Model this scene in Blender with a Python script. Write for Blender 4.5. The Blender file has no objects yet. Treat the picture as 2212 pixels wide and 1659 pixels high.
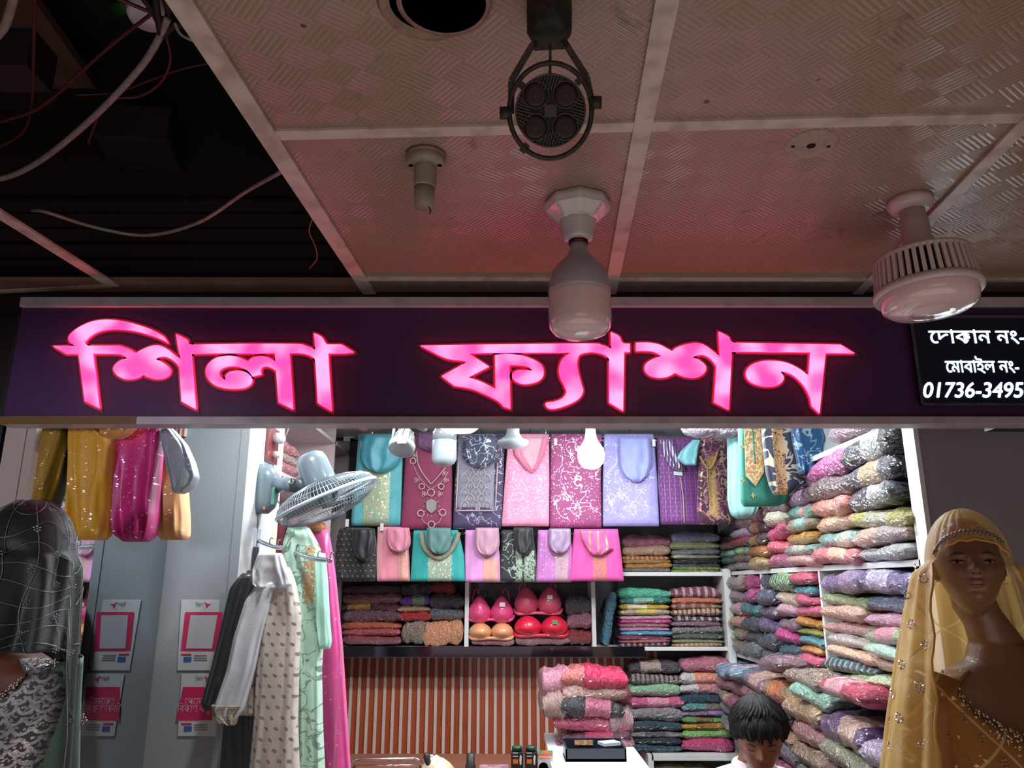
import bpy, bmesh, math, random
import numpy as np
from mathutils import Vector, Matrix
from mathutils.geometry import tessellate_polygon
random.seed(7)
PI = math.pi
sc = bpy.context.scene
# ------------------------------------------------------------------ camera
CAMZ, TH, FPX = 1.66, math.radians(14.7), 1660.0
cam = bpy.data.cameras.new('camera'); cam.sensor_width = 36; cam.lens = FPX/2212*36
camo = bpy.data.objects.new('camera', cam); sc.collection.objects.link(camo)
camo.location = (0, 0, CAMZ); camo.rotation_euler = (PI/2+TH, 0, 0); sc.camera = camo
cam.clip_start = .02
sc.view_settings.view_transform = 'Standard'; sc.view_settings.look = 'None'
sc.view_settings.exposure = 0.0; sc.view_settings.gamma = 1; sc.view_settings.use_curve_mapping = False
w = bpy.data.worlds.new('world'); sc.world = w; w.use_nodes = True
w.node_tree.nodes['Background'].inputs[0].default_value = (.62, .50, .50, 1)
w.node_tree.nodes['Background'].inputs[1].default_value = .06
sc.cycles.max_bounces = 6; sc.cycles.diffuse_bounces = 3; sc.cycles.glossy_bounces = 3
sc.cycles.transparent_max_bounces = 12; sc.cycles.transmission_bounces = 3
sc.cycles.caustics_reflective = False; sc.cycles.caustics_refractive = False
sc.cycles.sample_clamp_indirect = 4.0

def area(name, loc, rot, sx, sy, power, col):
    l = bpy.data.lights.new(name, 'AREA'); l.shape = 'RECTANGLE'; l.size = sx; l.size_y = sy
    l.energy = power; l.color = col
    o = bpy.data.objects.new(name, l); sc.collection.objects.link(o); o.location = loc; o.rotation_euler = rot
    return o
# added fill light well behind the camera, in place of shops opposite
area('aisle_fill_light', (.2, -3.4, 1.3), (math.radians(98), 0, 0), 3.5, 1.4, 14, (1, .80, .72))
# added lamp facing up, stands in for floor bounce onto the ceiling
area('hall_bounce_fill', (.3, -.2, .25), (PI, 0, 0), 4.2, 2.6, 31, (1, .82, .73))
# added fill lamps without fixtures, unseen behind the fascia
for lx, ly, le in ((-.75, 2.5, 14), (.15, 2.45, 15), (.95, 2.75, 14), (-.6, 3.2, 13), (.35, 3.25, 15), (.95, 3.6, 13), (-.55, 3.95, 3), (.4, 3.8, 3)):
    l_ = area('shop_fill_lamp', (lx, ly, 2.565), (0, 0, 0), .13, .13, le, (.88, .95, 1)); l_.data.shape = 'DISK'
# added point lights with no bulbs, unseen above the sight line, brightening the ceiling
for lx, ly, le in ((-.75, 4.0, 3), (.1, 4.05, 3.5), (.85, 4.0, 3.5)):
    pl_ = bpy.data.lights.new('shop_fill_point', 'POINT'); pl_.energy = le; pl_.color = (.86, .95, 1); pl_.shadow_soft_size = .04
    po_ = bpy.data.objects.new('shop_fill_point', pl_); sc.collection.objects.link(po_); po_.location = (lx, ly, 2.54)
# spotlight of the aisle, low beside the photographer, on the pillar panel
sp = bpy.data.lights.new('aisle_spot', 'SPOT'); sp.energy = 75; sp.color = (.86, .88, 1); sp.spot_size = math.radians(42); sp.spot_blend = .6; sp.shadow_soft_size = .10
spo = bpy.data.objects.new('aisle_spot', sp); sc.collection.objects.link(spo); spo.location = (-1.35, -.2, 1.75)
spo.rotation_euler = (Vector((-1.12, 2.95, 1.55))-Vector(spo.location)).to_track_quat('-Z', 'Y').to_euler()
# ------------------------------------------------------------------ pixel <-> world helpers
def ray(px, py):
    xc = (px-1106)/FPX; yc = -(py-829.5)/FPX
    return Vector((xc, math.cos(TH)-yc*math.sin(TH), math.sin(TH)+yc*math.cos(TH)))
O = Vector((0, 0, CAMZ))
def PY(px, py, Y):
    r = ray(px, py); return O + r*(Y/r.y)
def PX(px, py, X):
    r = ray(px, py); return O + r*(X/r.x)
def PZ(px, py, Z):
    r = ray(px, py); return O + r*((Z-CAMZ)/r.z)
def lin(h):
    h = h.lstrip('#'); v = [int(h[i:i+2], 16)/255 for i in (0, 2, 4)]
    return tuple((x/12.92 if x <= .04045 else ((x+.055)/1.055)**2.4) for x in v)
def rgba(c):
    if isinstance(c, str): c = lin(c)
    return (c[0], c[1], c[2], 1)
# ------------------------------------------------------------------ materials
class NG:
    def __init__(s, name):
        s.mat = bpy.data.materials.new(name); s.mat.use_nodes = True; s.nt = s.mat.node_tree
        s.n = s.nt.nodes; s.l = s.nt.links; s.b = s.n['Principled BSDF']; s.out = s.n['Material Output']
        s.tc = s.n.new('ShaderNodeTexCoord'); s._sep = {}
    def put(s, sock, v):
        if isinstance(v, bpy.types.NodeSocket): s.l.new(v, sock)
        else:
            try: sock.default_value = v
            except Exception: sock.default_value = rgba(v) if len(v) == 3 or isinstance(v, str) else v
    def set(s, k, v):
        if isinstance(v, str) or (isinstance(v, tuple) and len(v) == 3): v = rgba(v)
        s.put(s.b.inputs[k], v)
    def m(s, op, a, b=0., c=0.):
        n = s.n.new('ShaderNodeMath'); n.operation = op
        s.put(n.inputs[0], a); s.put(n.inputs[1], b); s.put(n.inputs[2], c); return n.outputs[0]
    def mix(s, f, a, b):
        n = s.n.new('ShaderNodeMix'); n.data_type = 'RGBA'
        s.put(n.inputs[0], f)
        for i, v in ((6, a), (7, b)):
            if isinstance(v, bpy.types.NodeSocket): s.l.new(v, n.inputs[i])
            else: n.inputs[i].default_value = rgba(v)
        return n.outputs[2]
    def xyz(s, kind='Object'):
        if kind not in s._sep:
            n = s.n.new('ShaderNodeSeparateXYZ'); s.l.new(s.tc.outputs[kind], n.inputs[0]); s._sep[kind] = n
        return s._sep[kind].outputs
    def vec(s, x, y, z=0.):
        n = s.n.new('ShaderNodeCombineXYZ'); s.put(n.inputs[0], x); s.put(n.inputs[1], y); s.put(n.inputs[2], z); return n.outputs[0]
    def noise(s, scale, detail=3, vec=None, dist=0., rough=.5):
        n = s.n.new('ShaderNodeTexNoise'); n.inputs['Scale'].default_value = scale; n.inputs['Detail'].default_value = detail
        n.inputs['Distortion'].default_value = dist; n.inputs['Roughness'].default_value = rough
        s.l.new(vec if vec is not None else s.tc.outputs['Object'], n.inputs['Vector']); return n.outputs[0]
    def vor(s, scale, vec=None, feature='F1', out='Distance', rnd=1.):
        n = s.n.new('ShaderNodeTexVoronoi'); n.feature = feature; n.inputs['Scale'].default_value = scale
        n.inputs['Randomness'].default_value = rnd
        s.l.new(vec if vec is not None else s.tc.outputs['Object'], n.inputs['Vector']); return n.outputs[out]
    def bump(s, h, strength=.3, dist=.01, sock='Normal'):
        n = s.n.new('ShaderNodeBump'); n.inputs['Strength'].default_value = strength; n.inputs['Distance'].default_value = dist
        s.l.new(h, n.inputs['Height']); s.l.new(n.outputs[0], s.b.inputs[sock]); return n.outputs[0]
    def step(s, a, lo, hi):   # smooth 0..1
        n = s.n.new('ShaderNodeMapRange'); n.interpolation_type = 'SMOOTHSTEP'
        s.put(n.inputs[0], a); n.inputs[1].default_value = lo; n.inputs[2].default_value = hi; return n.outputs[0]

_mc = {}
def mat(name, col, rough=.5, metal=0., coat=0., nscale=0, ncol=None, namt=.5, bump=0., bscale=40, emit=None, estr=1.,
        spec=.5, trans=0., alpha=1., sheen=0., ior=1.5):
    if name in _mc: return _mc[name]
    g = NG(name); c = col
    if nscale: c = g.mix(g.m('MULTIPLY', g.step(g.noise(nscale, 4), .42, .68), namt), col, ncol or col)
    g.set('Base Color', c if not isinstance(c, (str, tuple)) else rgba(c))
    g.b.inputs['Roughness'].default_value = rough; g.b.inputs['Metallic'].default_value = metal
    g.b.inputs['Coat Weight'].default_value = coat; g.b.inputs['Coat Roughness'].default_value = .06
    g.b.inputs['Specular IOR Level'].default_value = spec; g.b.inputs['IOR'].default_value = ior
    g.b.inputs['Transmission Weight'].default_value = trans; g.b.inputs['Alpha'].default_value = alpha
    if sheen: g.b.inputs['Sheen Weight'].default_value = sheen
    if bump: g.bump(g.noise(bscale, 4), bump, .01)
    if emit:
        g.set('Emission Color', rgba(emit)); g.b.inputs['Emission Strength'].default_value = estr
    _mc[name] = g.mat; return g.mat

def cloth(name, base, layers=(), rough=.6, coat=0., sheen=.2, fold=.0, alpha=1.):
    """embroidered cloth: layers of pattern in the garment's own coordinates"""
    if name in _mc: return _mc[name]
    g = NG(name); X, Yc, Z = g.xyz('Object')[0], g.xyz('Object')[1], g.xyz('Object')[2]
    GX, GZ = g.xyz('Generated')[0], g.xyz('Generated')[2]
    v2 = g.vec(X, Z, 0.)
    col = g.mix(g.m('MULTIPLY', g.step(g.noise(14, 3), .35, .7), .35), base, tuple(x*.62 for x in lin(base)))
    metal = None; hgt = None
    def box(x0, x1, z0, z1):
        a = g.m('MULTIPLY', g.step(GX, x0-.012, x0+.012), g.m('SUBTRACT', 1., g.step(GX, x1-.012, x1+.012)))
        b = g.m('MULTIPLY', g.step(GZ, z0-.008, z0+.008), g.m('SUBTRACT', 1., g.step(GZ, z1-.008, z1+.008)))
        return g.m('MULTIPLY', a, b)
    for L in layers:
        k = L[0]; c = L[1]; mt = .55
        if k == 'sprig':      # scattered small motifs: (kind, col, scale, size)
            d = g.vor(L[2], v2); n = g.noise(L[2]*3, 2, v2)
            msk = g.m('LESS_THAN', g.m('ADD', d, g.m('MULTIPLY', n, .25)), L[3])
        elif k == 'dots':     # regular
            s2 = L[2]; d = g.vor(s2, g.vec(g.m('ADD', X, g.m('MULTIPLY', Z, .5)), Z, 0.), rnd=0.)
            msk = g.m('LESS_THAN', d, L[3])
        elif k == 'sequin':   # sparkle in box
            x0, x1, z0, z1 = L[3]; d = g.vor(L[2], v2, out='Color'); sp = g.n.new('ShaderNodeSeparateColor'); g.l.new(d, sp.inputs[0])
            msk = g.m('MULTIPLY', g.m('GREATER_THAN', sp.outputs[0], L[4] if len(L) > 4 else .8), box(x0, x1, z0, z1)); mt = .9
        elif k == 'band':     # filled embroidered panel: (kind, col, scale, (x0,x1,z0,z1))
            x0, x1, z0, z1 = L[3]; e = g.vor(L[2], v2, 'DISTANCE_TO_EDGE'); n = g.noise(L[2]*1.3, 2, v2)
            msk = g.m('MULTIPLY', g.m('GREATER_THAN', g.m('ADD', e, g.m('MULTIPLY', n, .5)), .30), box(x0, x1, z0, z1))
        elif k == 'fill':
            x0, x1, z0, z1 = L[3]; msk = box(x0, x1, z0, z1); mt = .0
        elif k == 'vine':     # trailing lines
            n = g.noise(L[2], 3, v2, .6); a = g.m('ABSOLUTE', g.m('SUBTRACT', n, .5)); msk = g.m('LESS_THAN', a, L[3])
        elif k == 'vstripe':
            s_ = g.m('FRACT', g.m('MULTIPLY', GX, L[2])); msk = g.m('LESS_THAN', s_, L[3])
        elif k == 'hstripe':
            s_ = g.m('FRACT', g.m('MULTIPLY', GZ, L[2])); msk = g.m('LESS_THAN', s_, L[3])
        elif k == 'diamond':
            a = g.m('PINGPONG', g.m('MULTIPLY', g.m('ADD', X, g.m('MULTIPLY', Z, .7)), L[2]), 1.)
            b = g.m('PINGPONG', g.m('MULTIPLY', g.m('SUBTRACT', X, g.m('MULTIPLY', Z, .7)), L[2]), 1.)
            msk = g.m('LESS_THAN', g.m('MINIMUM', a, b), L[3])
        elif k == 'scale':    # fish-scale rows
            u = g.m('MULTIPLY', X, L[2]); v = g.m('MULTIPLY', Z, L[2]*1.3); r_ = g.m('FLOOR', v)
            u2 = g.m('SUBTRACT', g.m('FRACT', g.m('ADD', u, g.m('MULTIPLY', r_, .5))), .5); v2_ = g.m('FRACT', v)
            d = g.m('SQRT', g.m('ADD', g.m('MULTIPLY', u2, u2), g.m('MULTIPLY', g.m('SUBTRACT', 1., v2_), g.m('MULTIPLY', g.m('SUBTRACT', 1., v2_), .45))))
            msk = g.m('LESS_THAN', g.m('ABSOLUTE', g.m('SUBTRACT', d, .44)), L[3])
        col = g.mix(msk, col, c)
        if mt:
            mm = g.m('MULTIPLY', msk, mt); metal = mm if metal is None else g.m('MAXIMUM', metal, mm)
            hgt = msk if hgt is None else g.m('MAXIMUM', hgt, msk)
    g.set('Base Color', col)
    if metal is not None: g.put(g.b.inputs['Metallic'], metal)
    g.put(g.b.inputs['Roughness'], rough if metal is None else g.m('SUBTRACT', rough, g.m('MULTIPLY', metal, rough-.28)))
    g.b.inputs['Sheen Weight'].default_value = sheen; g.b.inputs['Coat Weight'].default_value = coat
    g.b.inputs['Coat Roughness'].default_value = .12; g.b.inputs['Alpha'].default_value = alpha
    h = g.m('MULTIPLY', g.noise(160, 2), .3)
    if hgt is not None: h = g.m('ADD', h, hgt)
    if fold: h = g.m('ADD', h, g.m('MULTIPLY', g.noise(9, 2, None, 1.5), fold))
    g.bump(h, .45, .004)
    _mc[name] = g.mat; return g.mat
# ------------------------------------------------------------------ meshes
class MB:
    def __init__(s): s.v = []; s.f = []
    def add(s, V, F):
        o = len(s.v); s.v += [tuple(p) for p in V]; s.f += [tuple(i+o for i in f) for f in F]; return s
    def box(s, a, b, rot=None, bev=0):
        x0, y0, z0 = [min(a[i], b[i]) for i in range(3)]; x1, y1, z1 = [max(a[i], b[i]) for i in range(3)]
        V = [Vector(p) for p in ((x0,y0,z0),(x1,y0,z0),(x1,y1,z0),(x0,y1,z0),(x0,y0,z1),(x1,y0,z1),(x1,y1,z1),(x0,y1,z1))]
        if rot is not None:
            c = Vector(((x0+x1)/2, (y0+y1)/2, (z0+z1)/2)); V = [c + rot @ (p-c) for p in V]
        return s.add(V, [(0,3,2,1),(4,5,6,7),(0,1,5,4),(1,2,6,5),(2,3,7,6),(3,0,4,7)])
    def prism(s, poly, off):   # poly: list of Vector, extruded by vector off
        n = len(poly); off = Vector(off)
        V = [Vector(p) for p in poly] + [Vector(p)+off for p in poly]
        tri = tessellate_polygon([[Vector(p) for p in poly]])
        F = [tuple(t) for t in tri] + [tuple(reversed([i+n for i in t])) for t in tri]
        F += [(i, (i+1) % n, (i+1) % n+n, i+n) for i in range(n)]
        return s.add(V, F)
    def tube(s, path, r, n=8, closed=False, cap=True):
        path = [Vector(p) for p in path]; m = len(path); R = r if hasattr(r, '__len__') else [r]*m
        V = []; up = None
        for i, p in enumerate(path):
            if closed: t = path[(i+1) % m]-path[i-1]
            else: t = path[min(i+1, m-1)]-path[max(i-1, 0)]
            t.normalize()
            if up is None:
                up = Vector((0,0,1)) if abs(t.z) < .9 else Vector((1,0,0))
            u = (up - t*up.dot(t)).normalized(); up = u; w_ = t.cross(u)
            V += [p + (u*math.cos(2*PI*k/n)+w_*math.sin(2*PI*k/n))*R[i] for k in range(n)]
        F = []
        for i in range(m if closed else m-1):
            j = (i+1) % m
            F += [(i*n+k, i*n+(k+1) % n, j*n+(k+1) % n, j*n+k) for k in range(n)]
        if cap and not closed: F += [tuple(reversed(range(n))), tuple((m-1)*n+k for k in range(n))]
        return s.add(V, F)
    def lathe(s, prof, c, axis=(0,0,1), n=32, close=False):   # prof: (radius, height along axis)
        ax = Vector(axis).normalized(); u = ax.orthogonal().normalized(); w_ = ax.cross(u); c = Vector(c); V = []
        for r, h in prof: V += [c + ax*h + (u*math.cos(2*PI*k/n)+w_*math.sin(2*PI*k/n))*r for k in range(n)]
        F = []
        for i in range(len(prof)-1):
            F += [(i*n+k, i*n+(k+1) % n, (i+1)*n+(k+1) % n, (i+1)*n+k) for k in range(n)]
        if prof[0][0] > 1e-6: F.append(tuple(reversed(range(n))))
        if prof[-1][0] > 1e-6: F.append(tuple((len(prof)-1)*n+k for k in range(n)))
        return s.add(V, F)
    def loft(s, rings, cap=True):
        n = len(rings[0]); V = [p for r in rings for p in r]; F = []
        for i in range(len(rings)-1):
            F += [(i*n+k, i*n+(k+1) % n, (i+1)*n+(k+1) % n, (i+1)*n+k) for k in range(n)]
        if cap: F += [tuple(reversed(range(n))), tuple((len(rings)-1)*n+k for k in range(n))]
        return s.add(V, F)
    def sheet(s, P, closed_u=False):   # P[i][j]
        r, c = len(P), len(P[0]); V = [p for row in P for p in row]; F = []
        for i in range(r-1):
            for j in range(c if closed_u else c-1):
                k = (j+1) % c; F.append((i*c+j, i*c+k, (i+1)*c+k, (i+1)*c+j))
        return s.add(V, F)
    def ball(s, c, r, n=10, sc_=(1,1,1)):
        c = Vector(c); P = []
        for i in range(n+1):
            t = PI*i/n
            P.append([c+Vector((math.sin(t)*math.cos(2*PI*j/(2*n))*r*sc_[0], math.sin(t)*math.sin(2*PI*j/(2*n))*r*sc_[1], math.cos(t)*r*sc_[2])) for j in range(2*n)])
        return s.sheet(P, True)
    def build(s, name, m, parent=None, smooth=False, bevel=0, solid=0, fix=True):
        me = bpy.data.meshes.new(name); V = s.v
        if parent is not None: org = wloc(parent)
        else:
            a = np.array([tuple(p) for p in V]); lo, hi = a.min(0), a.max(0); org = Vector(((lo[0]+hi[0])/2, (lo[1]+hi[1])/2, lo[2]))
        me.from_pydata([(p[0]-org.x, p[1]-org.y, p[2]-org.z) for p in V], [], s.f)
        if fix:
            bm = bmesh.new(); bm.from_mesh(me)
            bmesh.ops.recalc_face_normals(bm, faces=bm.faces); bm.to_mesh(me); bm.free()
        if smooth: me.shade_smooth()
        me.materials.append(m)
        o = bpy.data.objects.new(name, me); sc.collection.objects.link(o)
        if parent is not None: o.parent = parent
        else: o.location = org
        if bevel:
            b = o.modifiers.new('bevel', 'BEVEL'); b.width = bevel; b.segments = 2; b.limit_method = 'ANGLE'
        if solid:
            b = o.modifiers.new('solid', 'SOLIDIFY'); b.thickness = solid; b.offset = 0
        return o
def wloc(o):
    l = Vector(o.location); p = o.parent
    while p is not None: l = l + Vector(p.location); p = p.parent
    return l
_labels = {}
def tag(o, label, cat, group=None, kind=None):
    n = len(label.split())
    if label in _labels or n > 16 or n < 4: print('LABEL?', n, label)
    _labels[label] = 1
    o['label'] = label; o['category'] = cat
    if group: o['group'] = group
    if kind: o['kind'] = kind
    return o
def thing(name, label, cat, loc, group=None):
    o = bpy.data.objects.new(name, None); sc.collection.objects.link(o); o.location = loc; o.empty_display_size = .05
    return tag(o, label, cat, group)
def struct(o, label=None):
    o['kind'] = 'structure'
    if label: o['label'] = label
    return o
def V3(*a): return Vector(a)
def snap(pts, n=6):
    """closed outline through points; (u,v,1) is a corner, others smooth"""
    m = len(pts); out = []
    P = [np.array(p[:2], float) for p in pts]; S = [len(p) > 2 for p in pts]
    for i in range(m):
        a, b = P[i], P[(i+1) % m]; out.append(a)
        if S[i] and S[(i+1) % m]: continue
        t0 = (b-a) if S[i] else (b-P[i-1])/2
        t1 = (b-a) if S[(i+1) % m] else (P[(i+2) % m]-a)/2
        if S[i]: t0 = (b-a)*1.5-t1*.5
        if S[(i+1) % m]: t1 = (b-a)*1.5-t0*.5
        for k in range(1, n):
            t = k/n; out.append((2*t**3-3*t*t+1)*a+(t**3-2*t*t+t)*t0+(-2*t**3+3*t*t)*b+(t**3-t*t)*t1)
    return out

# ------------------------------------------------------------------ base materials
m_white = mat('white_laminate', '#d9dcdc', .35, nscale=3, ncol='#c5c8c9', namt=.3)
m_panel = mat('grey_gloss_laminate', '#9aa0a3', .3, nscale=2, ncol='#8d9397', namt=.3)
m_panel_dark = mat('grey_matt_laminate', '#918d94', .5)
m_alu = mat('aluminium_trim', '#8f8b90', .38, .7, nscale=30, ncol='#7a767c')
m_alu2 = mat('painted_trim', '#c0b2aa', .42, .0, nscale=18, ncol='#8d7e76', namt=.6)
m_black = mat('black_plastic', '#141214', .5, nscale=60, ncol='#2a2426')
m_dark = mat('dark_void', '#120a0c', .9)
m_grey = mat('fan_grey_plastic', '#69767d', .3, coat=.3)
m_chrome = mat('chrome', '#c9ced2', .12, 1.)
m_plw = mat('white_glossy_plastic', '#c9c4c6', .28, coat=.5)

# ------------------------------------------------------------------ aisle ceiling
CZ = 2.5
def ceil_mat():
    g = NG('embossed_ceiling_tile'); X, Yc = g.xyz()[0], g.xyz()[1]
    s = 13.0
    u = g.m('MULTIPLY', g.m('ADD', X, g.m('MULTIPLY', Yc, .85)), s); v = g.m('MULTIPLY', g.m('SUBTRACT', g.m('MULTIPLY', Yc, 1.0), g.m('MULTIPLY', X, .75)), s)
    fu, fv = g.m('FLOOR', u), g.m('FLOOR', v)
    par = g.m('MODULO', g.m('ADD', g.m('ABSOLUTE', fu), g.m('ABSOLUTE', fv)), 2.)
    par = g.m('GREATER_THAN', par, .5)
    lu = g.m('SINE', g.m('MULTIPLY', u, 2*PI*6)); lv = g.m('SINE', g.m('MULTIPLY', v, 2*PI*6))
    lines = g.m('ADD', g.m('MULTIPLY', lu, par), g.m('MULTIPLY', lv, g.m('SUBTRACT', 1., par)))
    # small speckled squares at every other crossing
    au = g.m('ABSOLUTE', g.m('SUBTRACT', g.m('FRACT', g.m('MULTIPLY', u, .5)), .5)); av = g.m('ABSOLUTE', g.m('SUBTRACT', g.m('FRACT', g.m('MULTIPLY', v, .5)), .5))
    sq = g.m('LESS_THAN', g.m('MAXIMUM', au, av), .12)
    sp = g.noise(420, 2)
    h = g.m('ADD', g.m('MULTIPLY', lines, g.m('SUBTRACT', 1., sq)), g.m('MULTIPLY', g.m('MULTIPLY', sp, 2.5), sq))
    big = g.step(g.noise(2.2, 4), .38, .72); sm = g.step(g.noise(9, 5, None, 1.), .62, .78)
    spk = g.m('LESS_THAN', g.vor(5.5), .035)
    c = g.mix(g.m('MULTIPLY', big, .45), '#9a8478', '#84684f')
    c = g.mix(g.m('MULTIPLY', sm, .45), c, '#4a3026')
    c = g.mix(g.m('MULTIPLY', g.m('LESS_THAN', lines, -.5), .22), c, '#4c3a30')  # groove shade of the embossed lines put into the colour
    c = g.mix(g.m('MULTIPLY', spk, .8), c, '#1c0f0c')
    g.set('Base Color', c); g.b.inputs['Roughness'].default_value = .25; g.b.inputs['Specular IOR Level'].default_value = .7
    g.bump(g.m('ADD', h, g.m('MULTIPLY', g.noise(6, 2), 6.)), .32, .0012)
    return g.mat
m_tile = ceil_mat()
def line_at(p0, p1):
    a, b = PZ(*p0, CZ), PZ(*p1, CZ)
    return lambda Y: a.x + (b.x-a.x)*(Y-a.y)/(b.y-a.y)
lineL = line_at((392, 0), (792, 620)); lineM = line_at((1440, 0), (1322, 610)); lineR = line_at((2212, 262), (1868, 615))
def row_at(p0, p1):
    a, b = PZ(*p0, CZ), PZ(*p1, CZ)
    return lambda X: a.y + (b.y-a.y)*(X-a.x)/(b.x-a.x)
rowA = row_at((600, 288), (2212, 250)); rowB = row_at((800, 600), (1850, 602))
ceil = bpy.data.objects.new('ceiling', None); sc.collection.objects.link(ceil); ceil.location = (0, 1, CZ); struct(ceil)
def cross(line, row):
    Y = row(0) if callable(row) else row
    for _ in range(6): Y = row(line(Y)) if callable(row) else row
    return V3(line(Y), Y, CZ)
r0 = -.9; r1 = .62; rEnd = 2.13
farR = lambda Y: lineR(Y)+1.0
rows = [r0, r1, rowA, rowB, rEnd]
for i in range(4):
    for a, b in ((lineL, lineM), (lineM, lineR), (lineR, farR)):
        p = [cross(a, rows[i]), cross(b, rows[i]), cross(b, rows[i+1]), cross(a, rows[i+1])]
        c = sum(p, V3(0,0,0))/4; p = [q+(c-q).normalized()*.004 for q in p]
        MB().prism(p, (0, 0, .012)).build('ceiling_panel', m_tile, ceil)
def strip(a, b, wd, m, name, parent, z=-.006, h=.008, z2=None):
    a, b = Vector(a), Vector(b); t = (b-a).normalized(); s_ = Vector((t.y, -t.x, 0))*wd/2
    return MB().prism([a+s_+V3(0,0,z), b+s_+V3(0,0,z), b-s_+V3(0,0,z), a-s_+V3(0,0,z)], (0, 0, h)).build(name, m, parent, bevel=.001)
for ln, wd in ((lineL, .040), (lineM, .036), (lineR, .030)):
    strip(cross(ln, r0), cross(ln, rEnd), wd, m_alu2, 'trim_strip', ceil, -.008)
for rw, wd in ((rowA, .030), (rowB, .02)):
    for a, b in ((lineL, lineM), (lineM, lineR), (lineR, farR)):
        strip(cross(a, rw)+V3(.01,0,0), cross(b, rw), wd, m_alu2, 'trim_strip', ceil, -.006)
# bars of the open part on the left
a_, b_ = PZ(-140, 372, CZ), PZ(246, 616, CZ)
strip(a_, b_, .034, m_alu2, 'trim_strip', ceil)
bb = PZ(800, 604, CZ); aa = PZ(-260, 655, CZ)
MB().prism([PZ(-200, 606, CZ), PZ(800, 608, CZ), V3(bb.x, 2.13, CZ), V3(aa.x, 2.13, CZ)], (0, 0, .012)).build('ceiling_panel', mat('plain_board', '#8a6c5c', .5, nscale=6, ncol='#6d4c3c'), ceil)
strip(PZ(-200, 640, CZ), PZ(240, 616, CZ), .02, m_alu2, 'trim_strip', ceil, -.004)
# void above: slab, beams, dark wall
void = bpy.data.objects.new('ceiling_void', None); sc.collection.objects.link(void); void.location = (-1.5, 1, 3.2); struct(void)
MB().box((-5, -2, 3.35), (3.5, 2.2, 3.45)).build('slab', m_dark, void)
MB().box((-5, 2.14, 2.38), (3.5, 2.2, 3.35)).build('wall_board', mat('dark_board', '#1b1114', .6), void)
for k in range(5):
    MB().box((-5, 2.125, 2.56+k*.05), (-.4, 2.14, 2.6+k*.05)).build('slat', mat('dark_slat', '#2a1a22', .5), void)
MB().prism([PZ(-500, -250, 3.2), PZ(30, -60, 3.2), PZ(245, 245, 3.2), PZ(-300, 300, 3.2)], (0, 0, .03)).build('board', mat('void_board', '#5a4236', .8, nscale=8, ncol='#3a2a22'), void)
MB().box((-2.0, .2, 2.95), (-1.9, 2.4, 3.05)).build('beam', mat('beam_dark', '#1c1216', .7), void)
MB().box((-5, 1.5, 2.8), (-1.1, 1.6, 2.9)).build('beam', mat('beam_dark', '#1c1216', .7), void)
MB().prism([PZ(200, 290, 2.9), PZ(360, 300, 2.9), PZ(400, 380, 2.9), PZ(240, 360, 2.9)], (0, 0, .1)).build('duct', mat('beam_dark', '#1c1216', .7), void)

def sag(pts, n=10):
    P = [np.array(p, float) for p in pts]; out = []
    for i in range(len(P)-1):
        p0 = P[max(i-1, 0)]; p1 = P[i]; p2 = P[i+1]; p3 = P[min(i+2, len(P)-1)]
        for k in range(n):
            t = k/n; out.append(.5*((2*p1)+(-p0+p2)*t+(2*p0-5*p1+4*p2-p3)*t*t+(-p0+3*p1-3*p2+p3)*t**3))
    out.append(P[-1]); return [Vector(p) for p in out]
def cable(name, label, pts, z, r, m, group=None):
    P = [PZ(px, py, z+(dz[0] if dz else 0)) for px, py, *dz in pts]
    o = MB().tube(sag(P), r, 8).build(name, m, None, True); return tag(o, label, 'cable', group)
m_cabw = mat('white_cable', '#8d8480', .5, nscale=40, ncol='#5f5550'); m_cabd = mat('red_brown_cable', '#4a1c22', .55); m_cabk = mat('black_cable', '#120e10', .6)
cable('thick_cable', 'thick grey-white cable bundle sweeping across the dark ceiling void', [(-60, 385), (10, 384), (90, 345), (200, 255), (300, 150), (345, 80), (362, 40)], 2.72, .0075, m_cabw)
cable('thin_cable', 'white cable sagging in a long curve to the ceiling trim', [(70, 455, .06), (100, 458), (210, 492), (320, 508), (430, 480), (530, 415), (606, 372, -.1)], 2.64, .0052, m_cabw)
cable('short_cable', 'short white cable end at the upper left corner of the void', [(-30, 100), (8, 60), (28, 0), (40, -60)], 2.75, .009, m_cabw)
cable('red_wire', 'dark red wire crossing from the wire knot to the far left', [(330, 28), (250, 90), (170, 160), (110, 215), (60, 245), (-40, 275)], 2.78, .004, m_cabd)
cable('red_wire', 'dark red wire looping down the left edge of the void', [(75, -20), (72, 130), (68, 230), (45, 290), (-30, 330)], 2.8, .0035, m_cabd)
cable('brown_wire', 'thin brown wire looping under the thick cable bundle', [(355, 60), (368, 130), (345, 180), (300, 208), (240, 215), (215, 245), (190, 310)], 2.72, .0028, m_cabd)
cable('brown_wire', 'faint brown wire running from the trim towards the void', [(460, 135), (390, 150), (320, 175), (250, 200), (165, 205)], 2.75, .002, m_cabd)
cable('red_wire', 'dark red wire running up from the wire knot out of frame', [(330, 28), (290, 12), (240, -10)], 2.76, .004, m_cabd)
cable('dangling_wire', 'thin stiff wire dangling beside the ceiling trim with a frayed tip', [(675, 472, 0), (668, 500, -.02), (682, 535, -.03), (684, 560, -.04), (668, 580, -.05)], 2.5, .0013, mat('copper_wire', '#9a7050', .4, .5))
cable('thin_cable', 'two short white cable tails leaving the wire knot to the right', [(378, 50), (392, 75), (428, 92), (440, 96)], 2.70, .003, m_cabw)
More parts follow.
